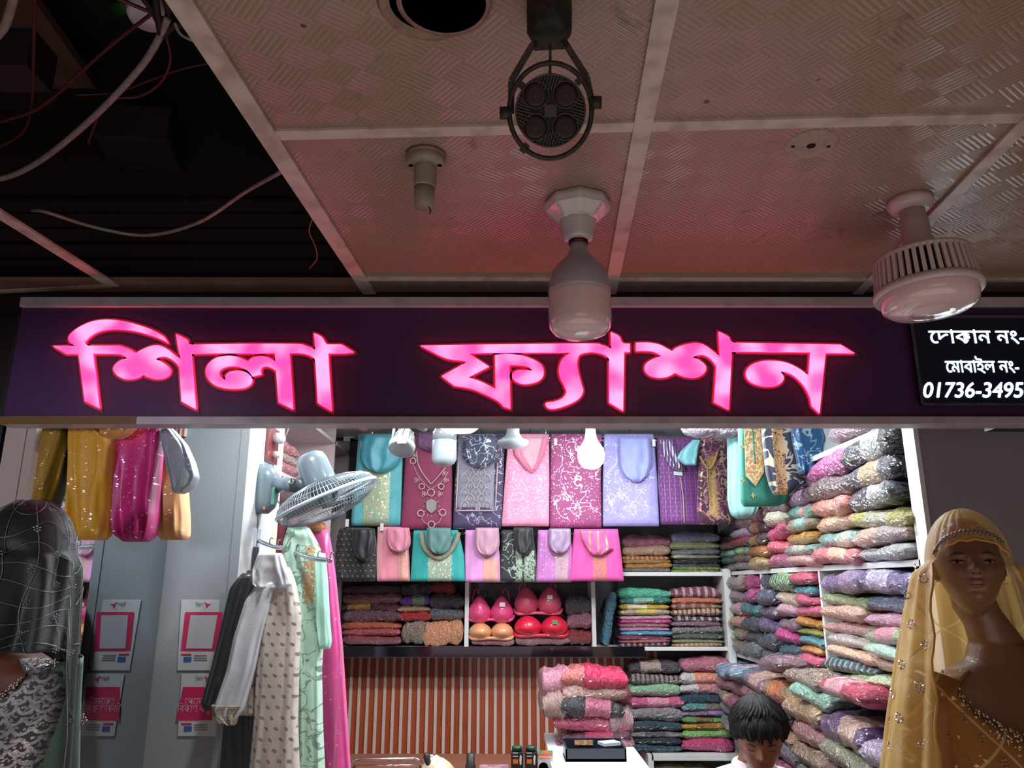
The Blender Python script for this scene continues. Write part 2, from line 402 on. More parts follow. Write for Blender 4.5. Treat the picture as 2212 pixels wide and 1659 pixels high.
for i_, (pts_, lb_) in enumerate((
        ([(310, -30), (330, 20), (350, 55), (372, 20), (385, -30)], 'black cable looping tightly inside the wire knot'),
        ([(300, -20), (345, 40), (365, 30), (350, -20)], 'second black cable inside the wire knot'),
        ([(330, -40), (345, 60), (352, 75), (380, 55), (430, 60)], 'black cable leaving the wire knot towards the trim'))):
    cable('black_cable', lb_, pts_, 2.74-.01*i_, .007, m_cabk, 'black cables of the wire knot')
t = thing('junction_box', 'round white junction box glimpsed behind the wire knot', 'junction box', PZ(325, 22, 2.85))
MB().lathe([(.0, -.03), (.035, -.03), (.042, -.02), (.042, .03)], PZ(322, 20, 2.85), n=24).build('box_body', m_plw, t, True)
MB().tube([PZ(290, 5, 2.86), PZ(250, 20, 2.88)], .016, 12).build('green_pipe', mat('green_pipe', '#0e4a1c', .4), t, True)

# ------------------------------------------------------------------ fascia sign
SY = 2.0
def S(px, py, y=SY): return PY(px, py, y)
sign = thing('shop_sign', 'long navy shop fascia sign with glowing pink Bengali letters', 'sign', S(1106, 905))
def sign_mat():
    g = NG('navy_acrylic'); g.set('Base Color', '#42204e'); g.b.inputs['Roughness'].default_value = .42
    g.b.inputs['Specular IOR Level'].default_value = .45
    g.bump(g.noise(8, 2), .05, .01); return g.mat
x0s, x1s = S(6, 900).x, S(2560, 900).x
zt, zb = S(1106, 662).z, S(1106, 900).z
MB().box((x0s, SY, zb), (x1s, SY+.05, zt)).build('acrylic_panel', sign_mat(), sign, bevel=.002)
def trim_h(py0, py1, name, y0, y1, m):
    MB().box((x0s, y0, S(1106, py1, y0).z), (x1s, y1, S(1106, py0, y0).z)).build(name, m, sign, bevel=.002)
trim_h(641, 662, 'top_trim', SY-.012, SY+.05, mat('sign_trim', '#aaa2ac', .4, .1, nscale=14, ncol='#8d858f'))
trim_h(899, 916, 'bottom_trim', SY-.012, SY+.05, _mc['sign_trim'])
MB().box((x0s, SY-.013, S(0, 916, SY-.013).z), (S(300, 905).x, SY-.0121, S(0, 900, SY-.013).z)).build('brown_tape', mat('brown_tape', '#6b4a24', .4), sign)
def letter_mat():
    g = NG('pink_lit_acrylic'); n = g.step(g.noise(11, 1), .35, .68)
    g.set('Base Color', '#301018')
    c = g.mix(n, (1., .085, .46), (1., .44, .84))
    g.set('Emission Color', c); g.b.inputs['Emission Strength'].default_value = 1.15
    return g.mat
m_let = letter_mat(); m_rim = mat('red_letter_rim', '#200005', .4, emit=(1, .01, .07), estr=18.)
m_bord = mat('letter_mirror_edge', '#6a4048', .45, .3)
R1 = (80, 680, 6.144); R2 = (420, 700, 5.821); R3 = (880, 690, 4.424); R4 = (1360, 690, 4.254)
LET = [
 ('vowel_sign', R1, [(530,418,1),(470,385),(437,330),(470,260),(600,165),(760,100),(930,78),(1150,95),(1400,160),(1570,225),(1700,300,1),(1762,392,1),(1650,330),(1450,260),(1250,215),(1050,198),(880,220),(750,280),(648,375,1),(690,422,1),(650,470,1),(560,470,1)]),
 ('letter', R1, [(232,425,1),(400,525,1),(572,525,1),(655,1155,1),(848,1250,1),(762,525,1),(1050,525),(1130,535),(1215,590,1),(1120,620),(1050,680),(1030,735),(1070,800),(1150,850),(1250,862),(1350,840),(1420,798,1),(1480,830),(1600,858),(1700,845),(1770,800),(1785,740),(1750,690),(1680,640),(1585,600,1),(1640,570),(1720,568),(1800,600),(1860,650),(1905,710,1),(1935,1160,1),(2125,1262,1),(2060,525,1),(2060,405,1),(2020,390,1),(2010,350),(1990,330),(1862,265,1),(1880,400,1),(1922,598,1),(1850,550),(1750,470),(1630,418),(1520,430),(1400,480),(1330,522,1),(1250,470),(1130,425),(1050,420),(690,422,1)]),
 ('letter', R2, [(-30,270,1),(700,258,1),(1300,262),(1400,280),(1480,310),(1530,335,1),(1520,445,1),(1450,400),(1350,375),(1200,370,1),(1250,1080,1),(1068,990,1),(1038,600,1),(980,560),(920,540),(870,548),(845,590),(855,640,1),(740,668,1),(690,605),(620,560),(520,538),(430,545),(350,575),(322,620),(340,670),(405,715,1),(405,660),(450,615),(530,597),(600,600),(670,620),(720,670),(738,725),(710,775),(640,810),(520,822),(380,810),(260,770),(180,690),(155,600),(190,510),(280,440),(400,412),(500,412),(600,440),(685,478,1),(740,435),(820,415),(880,415),(960,440),(1028,485,1),(1024,372,1),(500,375,1),(-30,380,1)]),
 ('letter', R2, [(1512,125,1),(1608,172),(1650,240),(1680,268,1),(1860,268,1),(2010,362,1),(1900,374,1),(1690,378,1),(1732,1100,1),(1560,1000,1),(1530,490,1),(1520,445,1),(1530,335,1)]),
 ('letter', R3, [(130,258,1),(600,250,1),(1200,243,1),(1750,238),(1850,250),(1948,290,1),(1925,380,1),(1870,340),(1780,318),(1700,325),(1640,350),(1622,420),(1630,500),(1660,620),(1678,690),(1640,760),(1560,810),(1450,850),(1370,860),(1330,840),(1322,805),(1400,790),(1470,765),(1510,720),(1515,680),(1490,620),(1460,560),(1448,480),(1470,400),(1520,350),(1572,322,1),(580,328,1),(782,458,1),(580,562,1),(700,600),(843,672,1),(838,348,1),(950,338),(1080,350),(1200,390),(1280,440),(1302,500),(1290,560),(1230,605),(1120,625),(1040,600),(1000,550),(1020,510),(1080,490),(1195,500,1),(1170,465),(1100,445),(975,440,1),(985,860,1),(915,835,1),(860,780),(720,710),(600,665),(450,640,1),(330,548,1),(572,415,1),(520,398),(380,380),(240,315,1)]),
 ('letter', R3, [(1942,130,1),(2020,170),(2045,225),(2080,240,1),(2122,240,1),(2122,318,1),(2068,318,1),(2058,880,1),(1925,800,1),(1925,380,1),(1948,290,1)]),
 ('letter', R4, [(55,222,1),(180,222),(270,240),(330,270),(385,300,1),(430,265),(520,235),(620,225),(700,255),(828,355,1),(812,120,1),(900,165),(918,200),(950,222,1),(950,302,1),(932,302,1),(905,832,1),(770,765,1),(792,438,1),(740,370),(680,335),(620,335),(566,355,1),(640,385),(695,440),(680,500),(600,538),(500,530),(415,495,1),(350,530),(270,542),(180,520),(135,465),(160,400),(290,342,1),(220,305),(130,295),(55,297,1)]),
 ('letter', R4, [(945,222,1),(1930,240,1),(2055,318,1),(1790,315,1),(1735,868,1),(1665,800,1),(1640,700),(1580,600),(1500,525),(1430,492),(1370,482,1),(1400,520),(1405,560),(1370,600),(1300,620),(1200,615),(1110,585),(1065,530),(1070,470),(1120,420),(1220,390),(1330,388),(1440,408),(1540,455),(1635,525,1),(1652,308,1),(945,302,1)])]
for nm, (ox, oy, s_), pts in LET:
    P = snap(pts, 5); W = [S(ox+p[0]/s_, oy+p[1]/s_, SY) for p in P]
    P2 = []
    for p in W:
        if not P2 or (p-P2[-1]).length > 3e-4: P2.append(p)
    if (P2[0]-P2[-1]).length < 3e-4: P2.pop()
    W = P2; n = len(W)
    ar = sum(W[i].x*W[(i+1) % n].z-W[(i+1) % n].x*W[i].z for i in range(n))
    if ar < 0: W.reverse()
    f = [V3(p.x, SY-.009, p.z) for p in W]
    tri = tessellate_polygon([[V3(p.x, p.z, 0) for p in W]])
    o = MB().add(f, [tuple(t_) for t_ in tri]).build(nm, m_let, sign, fix=False)
    bk = [V3(p.x, SY-.001, p.z) for p in W]
    MB().add(f+bk, [(i, (i+1) % n, (i+1) % n+n, i+n) for i in range(n)]).build('lit_rim', m_rim, o)
    off = []
    for i in range(n):
        a = (W[i]-W[i-1]).normalized(); b = (W[(i+1) % n]-W[i]).normalized()
        na, nb = V3(a.z, 0, -a.x), V3(b.z, 0, -b.x); nn = na+nb
        k = 2/max(nn.length_squared, .10) if nn.length > 1e-4 else 1
        off.append(W[i]+nn*min(k, 5.)*.0065)
    fr = [V3(p.x, SY-.004, p.z) for p in W]; fo = [V3(p.x, SY-.004, p.z) for p in off]; fb = [V3(p.x, SY-.0005, p.z) for p in off]
    MB().add(fr+fo+fb, [(i, (i+1) % n, (i+1) % n+n, i+n) for i in range(n)]+[(i+n, (i+1) % n+n, (i+1) % n+2*n, i+2*n) for i in range(n)]).build('letter_border', m_bord, o)

def text(s_, px, py, hpx, parent, m, Y, bold=0, shear=0., name='lettering', depth=.001, xs=1., align='LEFT', rotz=0, wid=None):
    """flat lettering; (px,py) left end of base line, hpx the font size in pixels of the photograph"""
    a = PY(px, py, Y); b = PY(px, py-hpx, Y); size = b.z-a.z
    c = bpy.data.curves.new(name, 'FONT'); c.body = s_; c.size = size; c.shear = shear; c.extrude = 0; c.align_x = align
    tmp = bpy.data.objects.new('t', c); sc.collection.objects.link(tmp); bpy.context.view_layer.update()
    dg = bpy.context.evaluated_depsgraph_get(); me0 = bpy.data.meshes.new_from_object(tmp.evaluated_get(dg))
    bpy.data.objects.remove(tmp)
    base = [v.co.copy() for v in me0.vertices]; F = [tuple(p.vertices) for p in me0.polygons]
    if wid:
        ext = max(v.x for v in base)-min(v.x for v in base); xs = (PY(px+wid, py, Y).x-a.x)/ext
    mb = MB(); k = bold*size
    for dx, dz in ([(0, 0)] if not bold else [(0, 0), (k, 0), (-k, 0), (0, k), (0, -k), (k*.7, k*.7), (-k*.7, -k*.7), (k*.7, -k*.7), (-k*.7, k*.7)]):
        mb.add([V3(a.x+v.x*xs+dx, Y, a.z+v.y+dz) for v in base], F)
    bpy.data.meshes.remove(me0)
    return mb.build(name, m, parent, fix=False)

info = thing('info_sign', 'dark backlit info board with white Bengali shop number and phone number', 'sign', S(2150, 880))
xa, xb = S(1972, 780).x, S(2500, 780).x; za, zb2 = S(2100, 690).z, S(2100, 877).z
MB().box((xa, SY-.022, zb2), (xb, SY-.001, za)).build('board', mat('dark_blue_acrylic', '#0b1630', .2, spec=.6), info, bevel=.002)
mt = mat('chrome_tape', '#6a6872', .3, .7, nscale=30, ncol='#3a3640')
for q in (((xa-.006, SY-.024, zb2), (xa+.002, SY-.021, za)), ((xa, SY-.024, zb2-.004), (xb, SY-.021, zb2+.003)), ((xa, SY-.024, za-.004), (xb, SY-.021, za+.004))):
    MB().box(*q).build('edge_tape', mt, info)
m_wl = mat('white_lit_letters', '#ffffff', .4, emit=(.80, .93, 1), estr=1.5)
text('েদাকান নং- ২', 2010, 741, 42, info, m_wl, SY-.0235, .009, wid=246)
text('েমাবাইল নং-', 2045, 804, 38, info, m_wl, SY-.0235, .009, wid=158)
text('01736-349506', 1992, 858, 46, info, m_wl, SY-.0235, .014, .28, wid=262)

# ------------------------------------------------------------------ ceiling fittings
def at_ceil(px, py, z=CZ): return PZ(px, py, z)
# hole with ring
c = at_ceil(926, 6, CZ)
t = thing('downlight_ring', 'cream ring around an empty round downlight hole in the ceiling', 'downlight', c+V3(0,0,-.01))
MB().lathe([(.058, -.001), (.064, -.008), (.072, -.009), (.077, -.001)], c, n=48).build('ring', mat('cream_plastic', '#8a7462', .5, nscale=20, ncol='#5d4636'), t, True)
MB().lathe([(0, -.0015), (.062, -.0015)], c, n=40).build('hole', mat('black_hole', '#050203', 1.), t)
MB().lathe([(.062, -.012), (.070, -.012), (.070, -.004), (.062, -.004), (.062, -.012)], c+V3(.024, -.012, 0), n=40).build('loose_ring', _mc['cream_plastic'], t, True)
# filler patch
c = at_ceil(1752, 312, CZ)
t = thing('filler_patch', 'round off-white filler patch with a dark screw hole on the ceiling', 'ceiling patch', c+V3(0,0,-.004))
MB().lathe([(0, -.003), (.048, -.003), (.052, -.0005)], c, n=14).build('patch', mat('filler', '#a08c80', .7, nscale=60, ncol='#7d6a60'), t)
MB().lathe([(0, -.0042), (.009, -.0042), (.009, -.003)], c+V3(0, 0, 0), n=7).build('hole', _mc['black_hole'], t)
for dx in (-.035, .035): MB().lathe([(0, -.004), (.004, -.004), (.004, -.003)], c+V3(dx, .002, 0), n=7).build('hole', _mc['black_hole'], t)
# conduit elbow
c = at_ceil(920, 335, CZ)
t = thing('conduit_socket', 'small cream round box with a drooping pipe stub on the ceiling', 'conduit fitting', c+V3(0,0,-.1))
mc_ = mat('cream_fitting', '#8d8474', .5, nscale=25, ncol='#6f6454')
MB().lathe([(.040, -.001), (.040, -.02), (.036, -.026), (0, -.026)], c, n=32).build('base', mc_, t, True)
MB().lathe([(.041, -.001), (.041, -.009), (.039, -.009)], c, n=32).build('rim', _mc['cream_plastic'], t, True)
MB().tube(sag([c+V3(0, 0, -.02), c+V3(0, .002, -.045), c+V3(-.001, .004, -.07)], 5), .023, 20).build('elbow', mc_, t, True)
MB().tube([c+V3(-.001, .004, -.066), c+V3(-.001, .006, -.112)], .0205, 20).build('pipe_stub', mc_, t, True)
for dx in (-.029, .029): MB().lathe([(.005, -.0275), (0, -.0275)], c+V3(dx, -.006, 0), n=8).build('screw', _mc['black_hole'], t)
MB().tube([c+V3(.008, .006, -.11), c+V3(.012, .006, -.12), c+V3(.010, .006, -.127)], .0016, 5).build('wire_end', m_cabd, t)

# centre bulb lamp
c = at_ceil(1247, 436, CZ)
t = thing('bulb_lamp', 'unlit jar-shaped LED bulb in an octagonal white ceiling holder', 'lamp', c+V3(0,0,-.30))
m_fit = mat('grey_white_fitting', '#b9b3ba', .25, coat=.6)
MB().lathe([(.074, 0), (.078, -.012), (.072, -.026), (.050, -.046), (.040, -.054)], c, n=8).build('octagonal_plate', m_fit, t, bevel=.004)
MB().lathe([(.044, -.040), (.041, -.056), (.035, -.076), (.034, -.090), (.030, -.097), (.0, -.097)], c, n=32).build('holder', m_fit, t, True)
MB().lathe([(.022, -.09), (.022, -.103)], c, n=24).build('screw_cap', mat('dark_red_metal', '#4a1018', .3, .8), t, True)
MB().lathe([(.018, -.100), (.019, -.115), (.026, -.133), (.044, -.152), (.058, -.170), (.066, -.195), (.068, -.215), (.068, -.224)], c, n=48).build('bulb_neck', mat('bulb_body', '#a09aa2', .4), t, True)
g = NG('milky_diffuser'); g.set('Base Color', '#d9c0c6'); g.b.inputs['Roughness'].default_value = .18; g.b.inputs['Subsurface Weight'].default_value = .4
g.b.inputs['Subsurface Radius'].default_value = (.02, .02, .02); g.b.inputs['Coat Weight'].default_value = .6
m_milk = g.mat
MB().lathe([(.0675, -.221), (.0685, -.228), (.0685, -.285), (.066, -.300), (.058, -.311), (.042, -.319), (.02, -.323), (0, -.324)], c, n=48).build('diffuser', m_milk, t, True)

# right vented lamp
c = at_ceil(1965, 432, CZ)
t = thing('vented_lamp', 'wide saucer-shaped unlit LED lamp with vertical vent slots by the info sign', 'lamp', c+V3(0,0,-.28))
tilt = (-.035, .02, 1); ax = Vector(tilt).normalized()
m_vl = mat('vented_lamp_plastic', '#c2b4b6', .35, coat=.2)
MB().lathe([(.048, 0), (.048, -.014), (.042, -.024), (.034, -.028), (0, -.028)], c, n=36).build('ceiling_rose', m_vl, t, True)
MB().lathe([(.027, -.024), (.026, -.05), (.030, -.052), (.030, -.10), (.034, -.105), (.034, -.118), (.044, -.120), (.052, -.130), (.056, -.145), (.0, -.145)], c, ax, n=36).build('lamp_neck', m_vl, t, True)
MB().lathe([(.0, -.141), (.097, -.141), (.097, -.150), (.086, -.150)], c, ax, n=56).build('top_ring', m_vl, t, True)
MB().lathe([(.085, -.142), (.088, -.21)], c, ax, n=56).build('dark_core', mat('vent_dark', '#1c0c14', .8), t, True)
u_ = ax.orthogonal().normalized(); w_ = ax.cross(u_)
for k in range(44):
    a = 2*PI*k/44; mb = MB(); P = []
    for h, r in ((-.145, .0985), (-.216, .106)):
        for da, dr in ((-.04, 0), (.04, 0), (.04, -.008), (-.04, -.008)):
            P.append(c+ax*h+(u_*math.cos(a+da)+w_*math.sin(a+da))*(r+dr))
    mb.add(P, [(0,1,2,3),(7,6,5,4),(0,4,5,1),(1,5,6,2),(2,6,7,3),(3,7,4,0)]).build('fin', m_vl, t)
MB().lathe([(.098, -.213), (.107, -.213), (.110, -.222), (.108, -.232), (.098, -.228)], c, ax, n=64).build('rim_ring', m_vl, t, True)
MB().lathe([(.099, -.218), (.0985, -.240), (.094, -.256), (.080, -.266), (.050, -.270), (.036, -.270), (.034, -.274), (0, -.276)], c, ax, n=64).build('diffuser', m_milk, t, True)

# track spotlight
Yt = .905
def TS(px, py): return PY(px, py, Yt)
cc = TS(1189, 240)
t = thing('track_spotlight', 'black round spotlight head with four lenses on a forked ceiling bracket', 'spotlight', cc)
m_sp = mat('dusty_black_metal', '#151011', .6, nscale=90, ncol='#33261f', namt=.8); m_spg = mat('spot_grey', '#3a3438', .5, .2)
nrm = (O-cc).normalized(); nrm = Vector((nrm.x*.6, nrm.y, nrm.z*.75)).normalized()
uu = Vector((1, 0, 0)); uu = (uu-nrm*uu.dot(nrm)).normalized(); vv = uu.cross(nrm)*-1
if vv.z < 0: vv = -vv
def D(a, b, h=0): return cc+uu*a+vv*b+nrm*h
def ring(mb, r, rr, h, n=48, sy=1.): return mb.tube([D(r*math.cos(2*PI*k/n), r*sy*math.sin(2*PI*k/n), h) for k in range(n)], rr, 8, True)
RO = .0555
ring(MB(), RO, .0034, -.002, sy=1.10).build('outer_ring', m_sp, t, True)
ring(MB(), .0462, .0013, .002).build('face_rim', m_spg, t, True)
mb = MB(); mb.lathe([(0, -.012), (.046, -.012), (.046, 0.), (0, 0.)], cc, nrm, 48); mb.build('face_plate', mat('spot_dark', '#0c090a', .7), t)
mb.v and None
for sx in (-1, 1):
    for sy in (-1, 1):
        a, b = sx*.0200, sy*.0205
        L = MB().tube([D(a+.0172*math.cos(2*PI*k/32), b+.0172*math.sin(2*PI*k/32), .003) for k in range(32)], .0011, 6, True).build('lens_rim', m_spg, t, True)
        MB().lathe([(0, .001), (.0168, .001), (.0168, .0025), (.010, .0032), (0, .0035)], D(a, b), nrm, 32).build('lens', mat('smoked_lens', '#241a18', .5, spec=.3), t, True)
        MB().lathe([(.0026, .0036), (0, .0042)], D(a, b), nrm, 12).build('led_dot', mat('led_dark', '#120808', .4), t)
def bar3(mb, p, q, wd, th=.002, h=0):
    p = Vector((p[0], p[1], 0)); q = Vector((q[0], q[1], 0)); d = (q-p).normalized(); s_ = V3(-d.y, d.x, 0)*wd/2
    P = [p+s_, q+s_, q-s_, p-s_]; return mb.prism([D(k.x, k.y, h) for k in P], nrm*th)
for quad in range(4):
    for k in range(9):
        o_ = (k-4)*.0042; L0 = .0450; inner = .034-.004*(4-abs(k-4))*.9
        e = math.sqrt(max(.0450**2-o_*o_, 0))
        i_ = .023+.0038*abs(k-4)*0.9
        sh = .004
        if quad == 0: p, q = (o_-sh, i_), (o_+sh*.4, e)
        elif quad == 1: p, q = (o_+sh, -i_), (o_-sh*.4, -e)
        elif quad == 2: p, q = (i_, o_+sh), (e, o_-sh*.4)
        else: p, q = (-i_, o_-sh), (-e, o_+sh*.4)
        bar3(MB(), p, q, .0015, .002, .001).build('grille_rib', m_spg, t)
bar3(MB(), (-.008, 0), (.008, 0), .016, .002, .001).build('centre_boss', m_spg, t)
for a, b in ((-.036, .031), (.035, .036), (-.031, -.043)):
    bar3(MB(), (a*.98, b*.98), (a*1.25, b*1.22), .009, .004, -.004).build('ring_lug', m_sp, t)
for sx, yy in ((-1, -.002), (1, .011)):
    MB().tube([D(sx*.054, yy, -.003), D(sx*.068, yy, -.003)], .0085, 16).build('pivot_knob', m_sp, t, True)
# fork
def fork(pts, wd):
    mb = MB()
    for p, q in zip(pts[:-1], pts[1:]): bar3(mb, p, q, wd, .004, -.012)
    mb.build('fork_arm', m_sp, t)
fork([(-.053, -.002), (-.053, .040), (-.026, .083), (-.020, .090)], .0085)
fork([(.057, .008), (.048, .045), (.025, .078), (.016, .092)], .0085)
fork([(-.023, .086), (.022, .088)], .016)
fork([(-.001, .046), (-.001, .086)], .004)
b0 = TS(1188, 45); btop = TS(1188, -120); btop.z = CZ
mb = MB(); mb.lathe([(.0, -.02), (.022, -.02), (.031, -.008), (.032, .02), (.032, (CZ-b0.z))], b0+V3(0, .012, 0), n=28); mb.build('mount_body', m_sp, t, True)
MB().box((b0.x-.03, Yt-.12, CZ-.025), (b0.x+.03, Yt+.1, CZ)).build('mount_plate', m_sp, t, bevel=.003)

# ================================================================== SHOP INTERIOR
YB, XR, XL, SCZ = 5.0, 1.31, -1.06, 2.6     # back wall, right shelf front, left wall, shop ceiling
back = MB().box((-1.7, YB+.02, 0), (1.75, YB+.08, SCZ)).build('wall_back', mat('back_laminate', '#4a4d55', .5), None); struct(back)
fl = MB().box((-4, -4, -.05), (4, 6, 0)).build('floor', mat('floor_tile', '#8d857c', .35, nscale=3, ncol='#7a726a'), None); struct(fl)
cs = bpy.data.objects.new('ceiling_shop', None); sc.collection.objects.link(cs); cs.location = (0, 3.6, SCZ); struct(cs)
xj = [PY(px, 935, 4.7).x for px in (755, 828, 912, 1038, 1145, 1258, 1362, 1462, 1580)]+[1.75]
xj[0] = -1.45
for i in range(len(xj)-1):
    for j in range(3):
        MB().box((xj[i]+.003, 2.22+j*.95, SCZ), (xj[i+1]-.003, 2.22+(j+1)*.95-.004, SCZ+.012)).build('ceiling_panel', m_white, cs)
MB().box((-1.1, YB-.06, SCZ-.03), (1.4, YB, SCZ)).build('cove_strip', m_white, cs)
# right wall of the shop: deep shelf unit
wr = MB().box((1.66, 2.5, 0), (1.72, YB+.02, SCZ)).build('wall_right', m_panel, None); struct(wr)
ru = thing('right_shelf_unit', 'tall white shelf unit running down the right wall of the shop', 'shelf unit', (1.5, 3.8, 0))
m_shelf = mat('white_shelf_board', '#d3d2d0', .32, nscale=3, ncol='#bfbfbd', namt=.3)
Z1 = PX(1770, 1222, XR).z; Z2 = PX(1800, 1472, XR).z; Z0 = PX(1780, 975, XR).z
yd = [2.53, PX(1768, 1235, XR).y, PX(1642, 1240, XR).y, 4.97]
for z in (Z0, Z1, Z2): 
    MB().box((XR, 2.53, z-.022), (1.655, 4.97, z)).build('shelf', m_shelf, ru, bevel=.001)
for i, y in enumerate(yd):
    if i in (0, 3): MB().box((XR, y-.01, .1), (1.655, y+.01, 2.58)).build('side_board', m_shelf, ru, bevel=.001)
    else: MB().box((XR, y-.009, Z2), (1.655, y+.009, Z1-.022)).build('divider', m_shelf, ru, bevel=.001)
MB().box((1.60, 2.55, .1), (1.655, 4.96, 2.58)).build('back_board', m_panel, ru)
# grey panel of the right partition facing the aisle
pr = MB().box((XR+.012, 2.47, 0), (3.0, 2.518, 2.65)).build('wall_right_partition', m_panel_dark, None); struct(pr)
tt = MB().box((XR-.002, 2.462, 0), (XR+.014, 2.52, 2.65)).build('trim_1', m_white, None, bevel=.001); struct(tt)
bk = MB().box((PY(2160, 920, 2.05).x, 2.045, PY(0, 922, 2.05).z), (PY(2300, 920, 2.05).x, 2.12, PY(0, 905, 2.05).z)).build('bracket', m_black, None)
tag(bk, 'small black bracket under the fascia at its right end', 'bracket')
# left pillar with its two visible faces, mirror beside it
XP0, XP1, YP, YP2 = -1.295, -1.025, 2.95, 3.39
pl = MB().box((XP0-.4, YP, 0), (XP1, YP2, SCZ)).build('wall_left_pillar', m_panel, None, bevel=.003); struct(pl)
MB().box((XP1, YP+.002, 0), (XP1+.004, YP2-.06, SCZ)).build('side_board', m_white, pl)
MB().box((XP1, YP2-.06, 0), (XP1+.005, YP2, SCZ)).build('edge_board', mat('cream_board', '#e3cdb9', .4), pl)
MB().box((XP1-.03, YP-.003, 0), (XP1+.003, YP, SCZ)).build('corner_strip', m_panel, pl)
mr = thing('wall_mirror', 'tall wall mirror at a right angle to the grey pillar panel', 'mirror', (XP0, 2.5, 0))
MB().box((XP0-.012, 2.075, .3), (XP0, YP-.004, SCZ-.3)).build('glass', mat('mirror_silver', '#b9c2c8', .015, 1.), mr)
MB().box((XP0-.02, 2.05, .3), (XP0+.004, 2.075, SCZ-.3)).build('edge_frame', mat('beige_edge', '#a89a92', .4), mr)
lw = MB().box((-4.0, 2.06, 0), (XP0-.03, 2.10, 2.4)).build('wall_left_partition', mat('dark_brown_panel', '#1d1416', .45), None); struct(lw)
MB().box((XP0-.075, 2.045, 0), (XP0-.02, 2.06, 2.4)).build('beige_strip', mat('beige_edge', '#a89a92', .4), lw)
MB().box((XP0-.1, 2.045, 0), (XP0-.085, 2.06, 2.4)).build('dark_strip', m_black, lw)
# orange slatted panel across, seen behind the hanging kurtas
# left wall of the shop: recessed shelf unit
lwall = MB().box((-1.46, YP2, 0), (-1.40, YB+.02, SCZ)).build('wall_left', mat('pinkish_laminate', '#b3a3a4', .45), None); struct(lwall)
lu = thing('left_shelf_unit', 'recessed white shelf unit on the left wall behind the fan', 'shelf unit', (-1.2, 4.2, 0))
m_lsh = mat('left_shelf_board', '#cbb9b8', .4)
zs = PX(640, 1034, XL).z
for z in (2.5, zs, 1.75, 1.4): MB().box((-1.39, YP2+.01, z-.02), (XL, YB-.01, z)).build('shelf', m_lsh, lu, bevel=.001)
for y in (YP2+.02, 4.55, YB-.02): MB().box((-1.39, y-.01, .1), (XL, y+.01, 2.58)).build('side_board', m_lsh, lu, bevel=.001)
# dark upright at the corner
cu = MB().box((XL+.005, YB-.06, 1.3), (XL+.075, YB+.01, PY(760, 950, YB).z)).build('trim_2', mat('dark_upright', '#2a2430', .5), None); struct(cu)

# ------------------------------------------------------------------ packs of folded clothes
def pack_mat(name, plastic=1.):
    g = NG(name); oi = g.n.new('ShaderNodeObjectInfo'); rnd = oi.outputs['Random']
    at = g.n.new('ShaderNodeAttribute'); at.attribute_type = 'OBJECT'; at.attribute_name = 'col2'; c2 = at.outputs['Color']
    ap = g.n.new('ShaderNodeAttribute'); ap.attribute_type = 'OBJECT'; ap.attribute_name = 'pat'; pat = ap.outputs['Fac']
    GX = g.xyz('Generated')[0]; X, Y, Z = g.xyz()[0], g.xyz()[1], g.xyz()[2]
    sh = g.vec(g.m('ADD', X, g.m('MULTIPLY', rnd, 9.)), g.m('ADD', Y, rnd), Z)
    base = oi.outputs['Color']
    # p=1 bands across, p=2 florals/paisley all over, p=3 centre embroidery
    st = g.m('FRACT', g.m('ADD', g.m('MULTIPLY', GX, g.m('ADD', 5., g.m('MULTIPLY', rnd, 8.))), rnd)); m1 = g.m('LESS_THAN', st, .4)
    fl_ = g.noise(30, 3, sh, 2.5); m2 = g.m('GREATER_THAN', fl_, .52)
    ctr = g.m('LESS_THAN', g.m('ABSOLUTE', g.m('SUBTRACT', GX, g.m('ADD', .3, g.m('MULTIPLY', rnd, .4)))), .19)
    v = g.noise(60, 3, sh, 1.5); m3 = g.m('MULTIPLY', ctr, g.m('GREATER_THAN', v, .45))
    def eq(k): return g.m('COMPARE', pat, float(k), .3)
    msk = g.m('ADD', g.m('ADD', g.m('MULTIPLY', m1, eq(1)), g.m('MULTIPLY', m2, eq(2))), g.m('MULTIPLY', m3, eq(3)))
    dk = g.n.new('ShaderNodeMix'); dk.data_type = 'RGBA'; dk.blend_type = 'MULTIPLY'; dk.inputs[0].default_value = 1
    g.l.new(base, dk.inputs[6]); n0 = g.step(g.noise(26, 3, sh), .3, .75)
    g.l.new(g.mix(n0, (.55, .54, .56), (1.1, 1.08, 1.05)), dk.inputs[7])
    n = g.n.new('ShaderNodeMix'); n.data_type = 'RGBA'; g.put(n.inputs[0], msk); g.l.new(dk.outputs[2], n.inputs[6]); g.l.new(c2, n.inputs[7])
    g.set('Base Color', n.outputs[2]); g.b.inputs['Roughness'].default_value = .5
    g.b.inputs['Coat Weight'].default_value = plastic; g.b.inputs['Coat Roughness'].default_value = .10; g.b.inputs['Coat IOR'].default_value = 1.75
    # wrinkles of the clear bag, running up and down the pack
    wv = g.vec(g.m('MULTIPLY', g.m('ADD', X, g.m('MULTIPLY', rnd, 7.)), 2.2), g.m('MULTIPLY', Y, .8), g.m('MULTIPLY', Z, .8))
    h = g.m('ADD', g.noise(3.6, 1, wv, 1.6), g.m('MULTIPLY', g.noise(11, 1, wv, 1.), .3))
    g.bump(h, 1., .06, 'Coat Normal'); g.bump(g.m('ADD', g.m('MULTIPLY', h, .8), g.m('MULTIPLY', v, .12)), .8, .03)
    return g.mat
m_pack = pack_mat('wrapped_fabric')
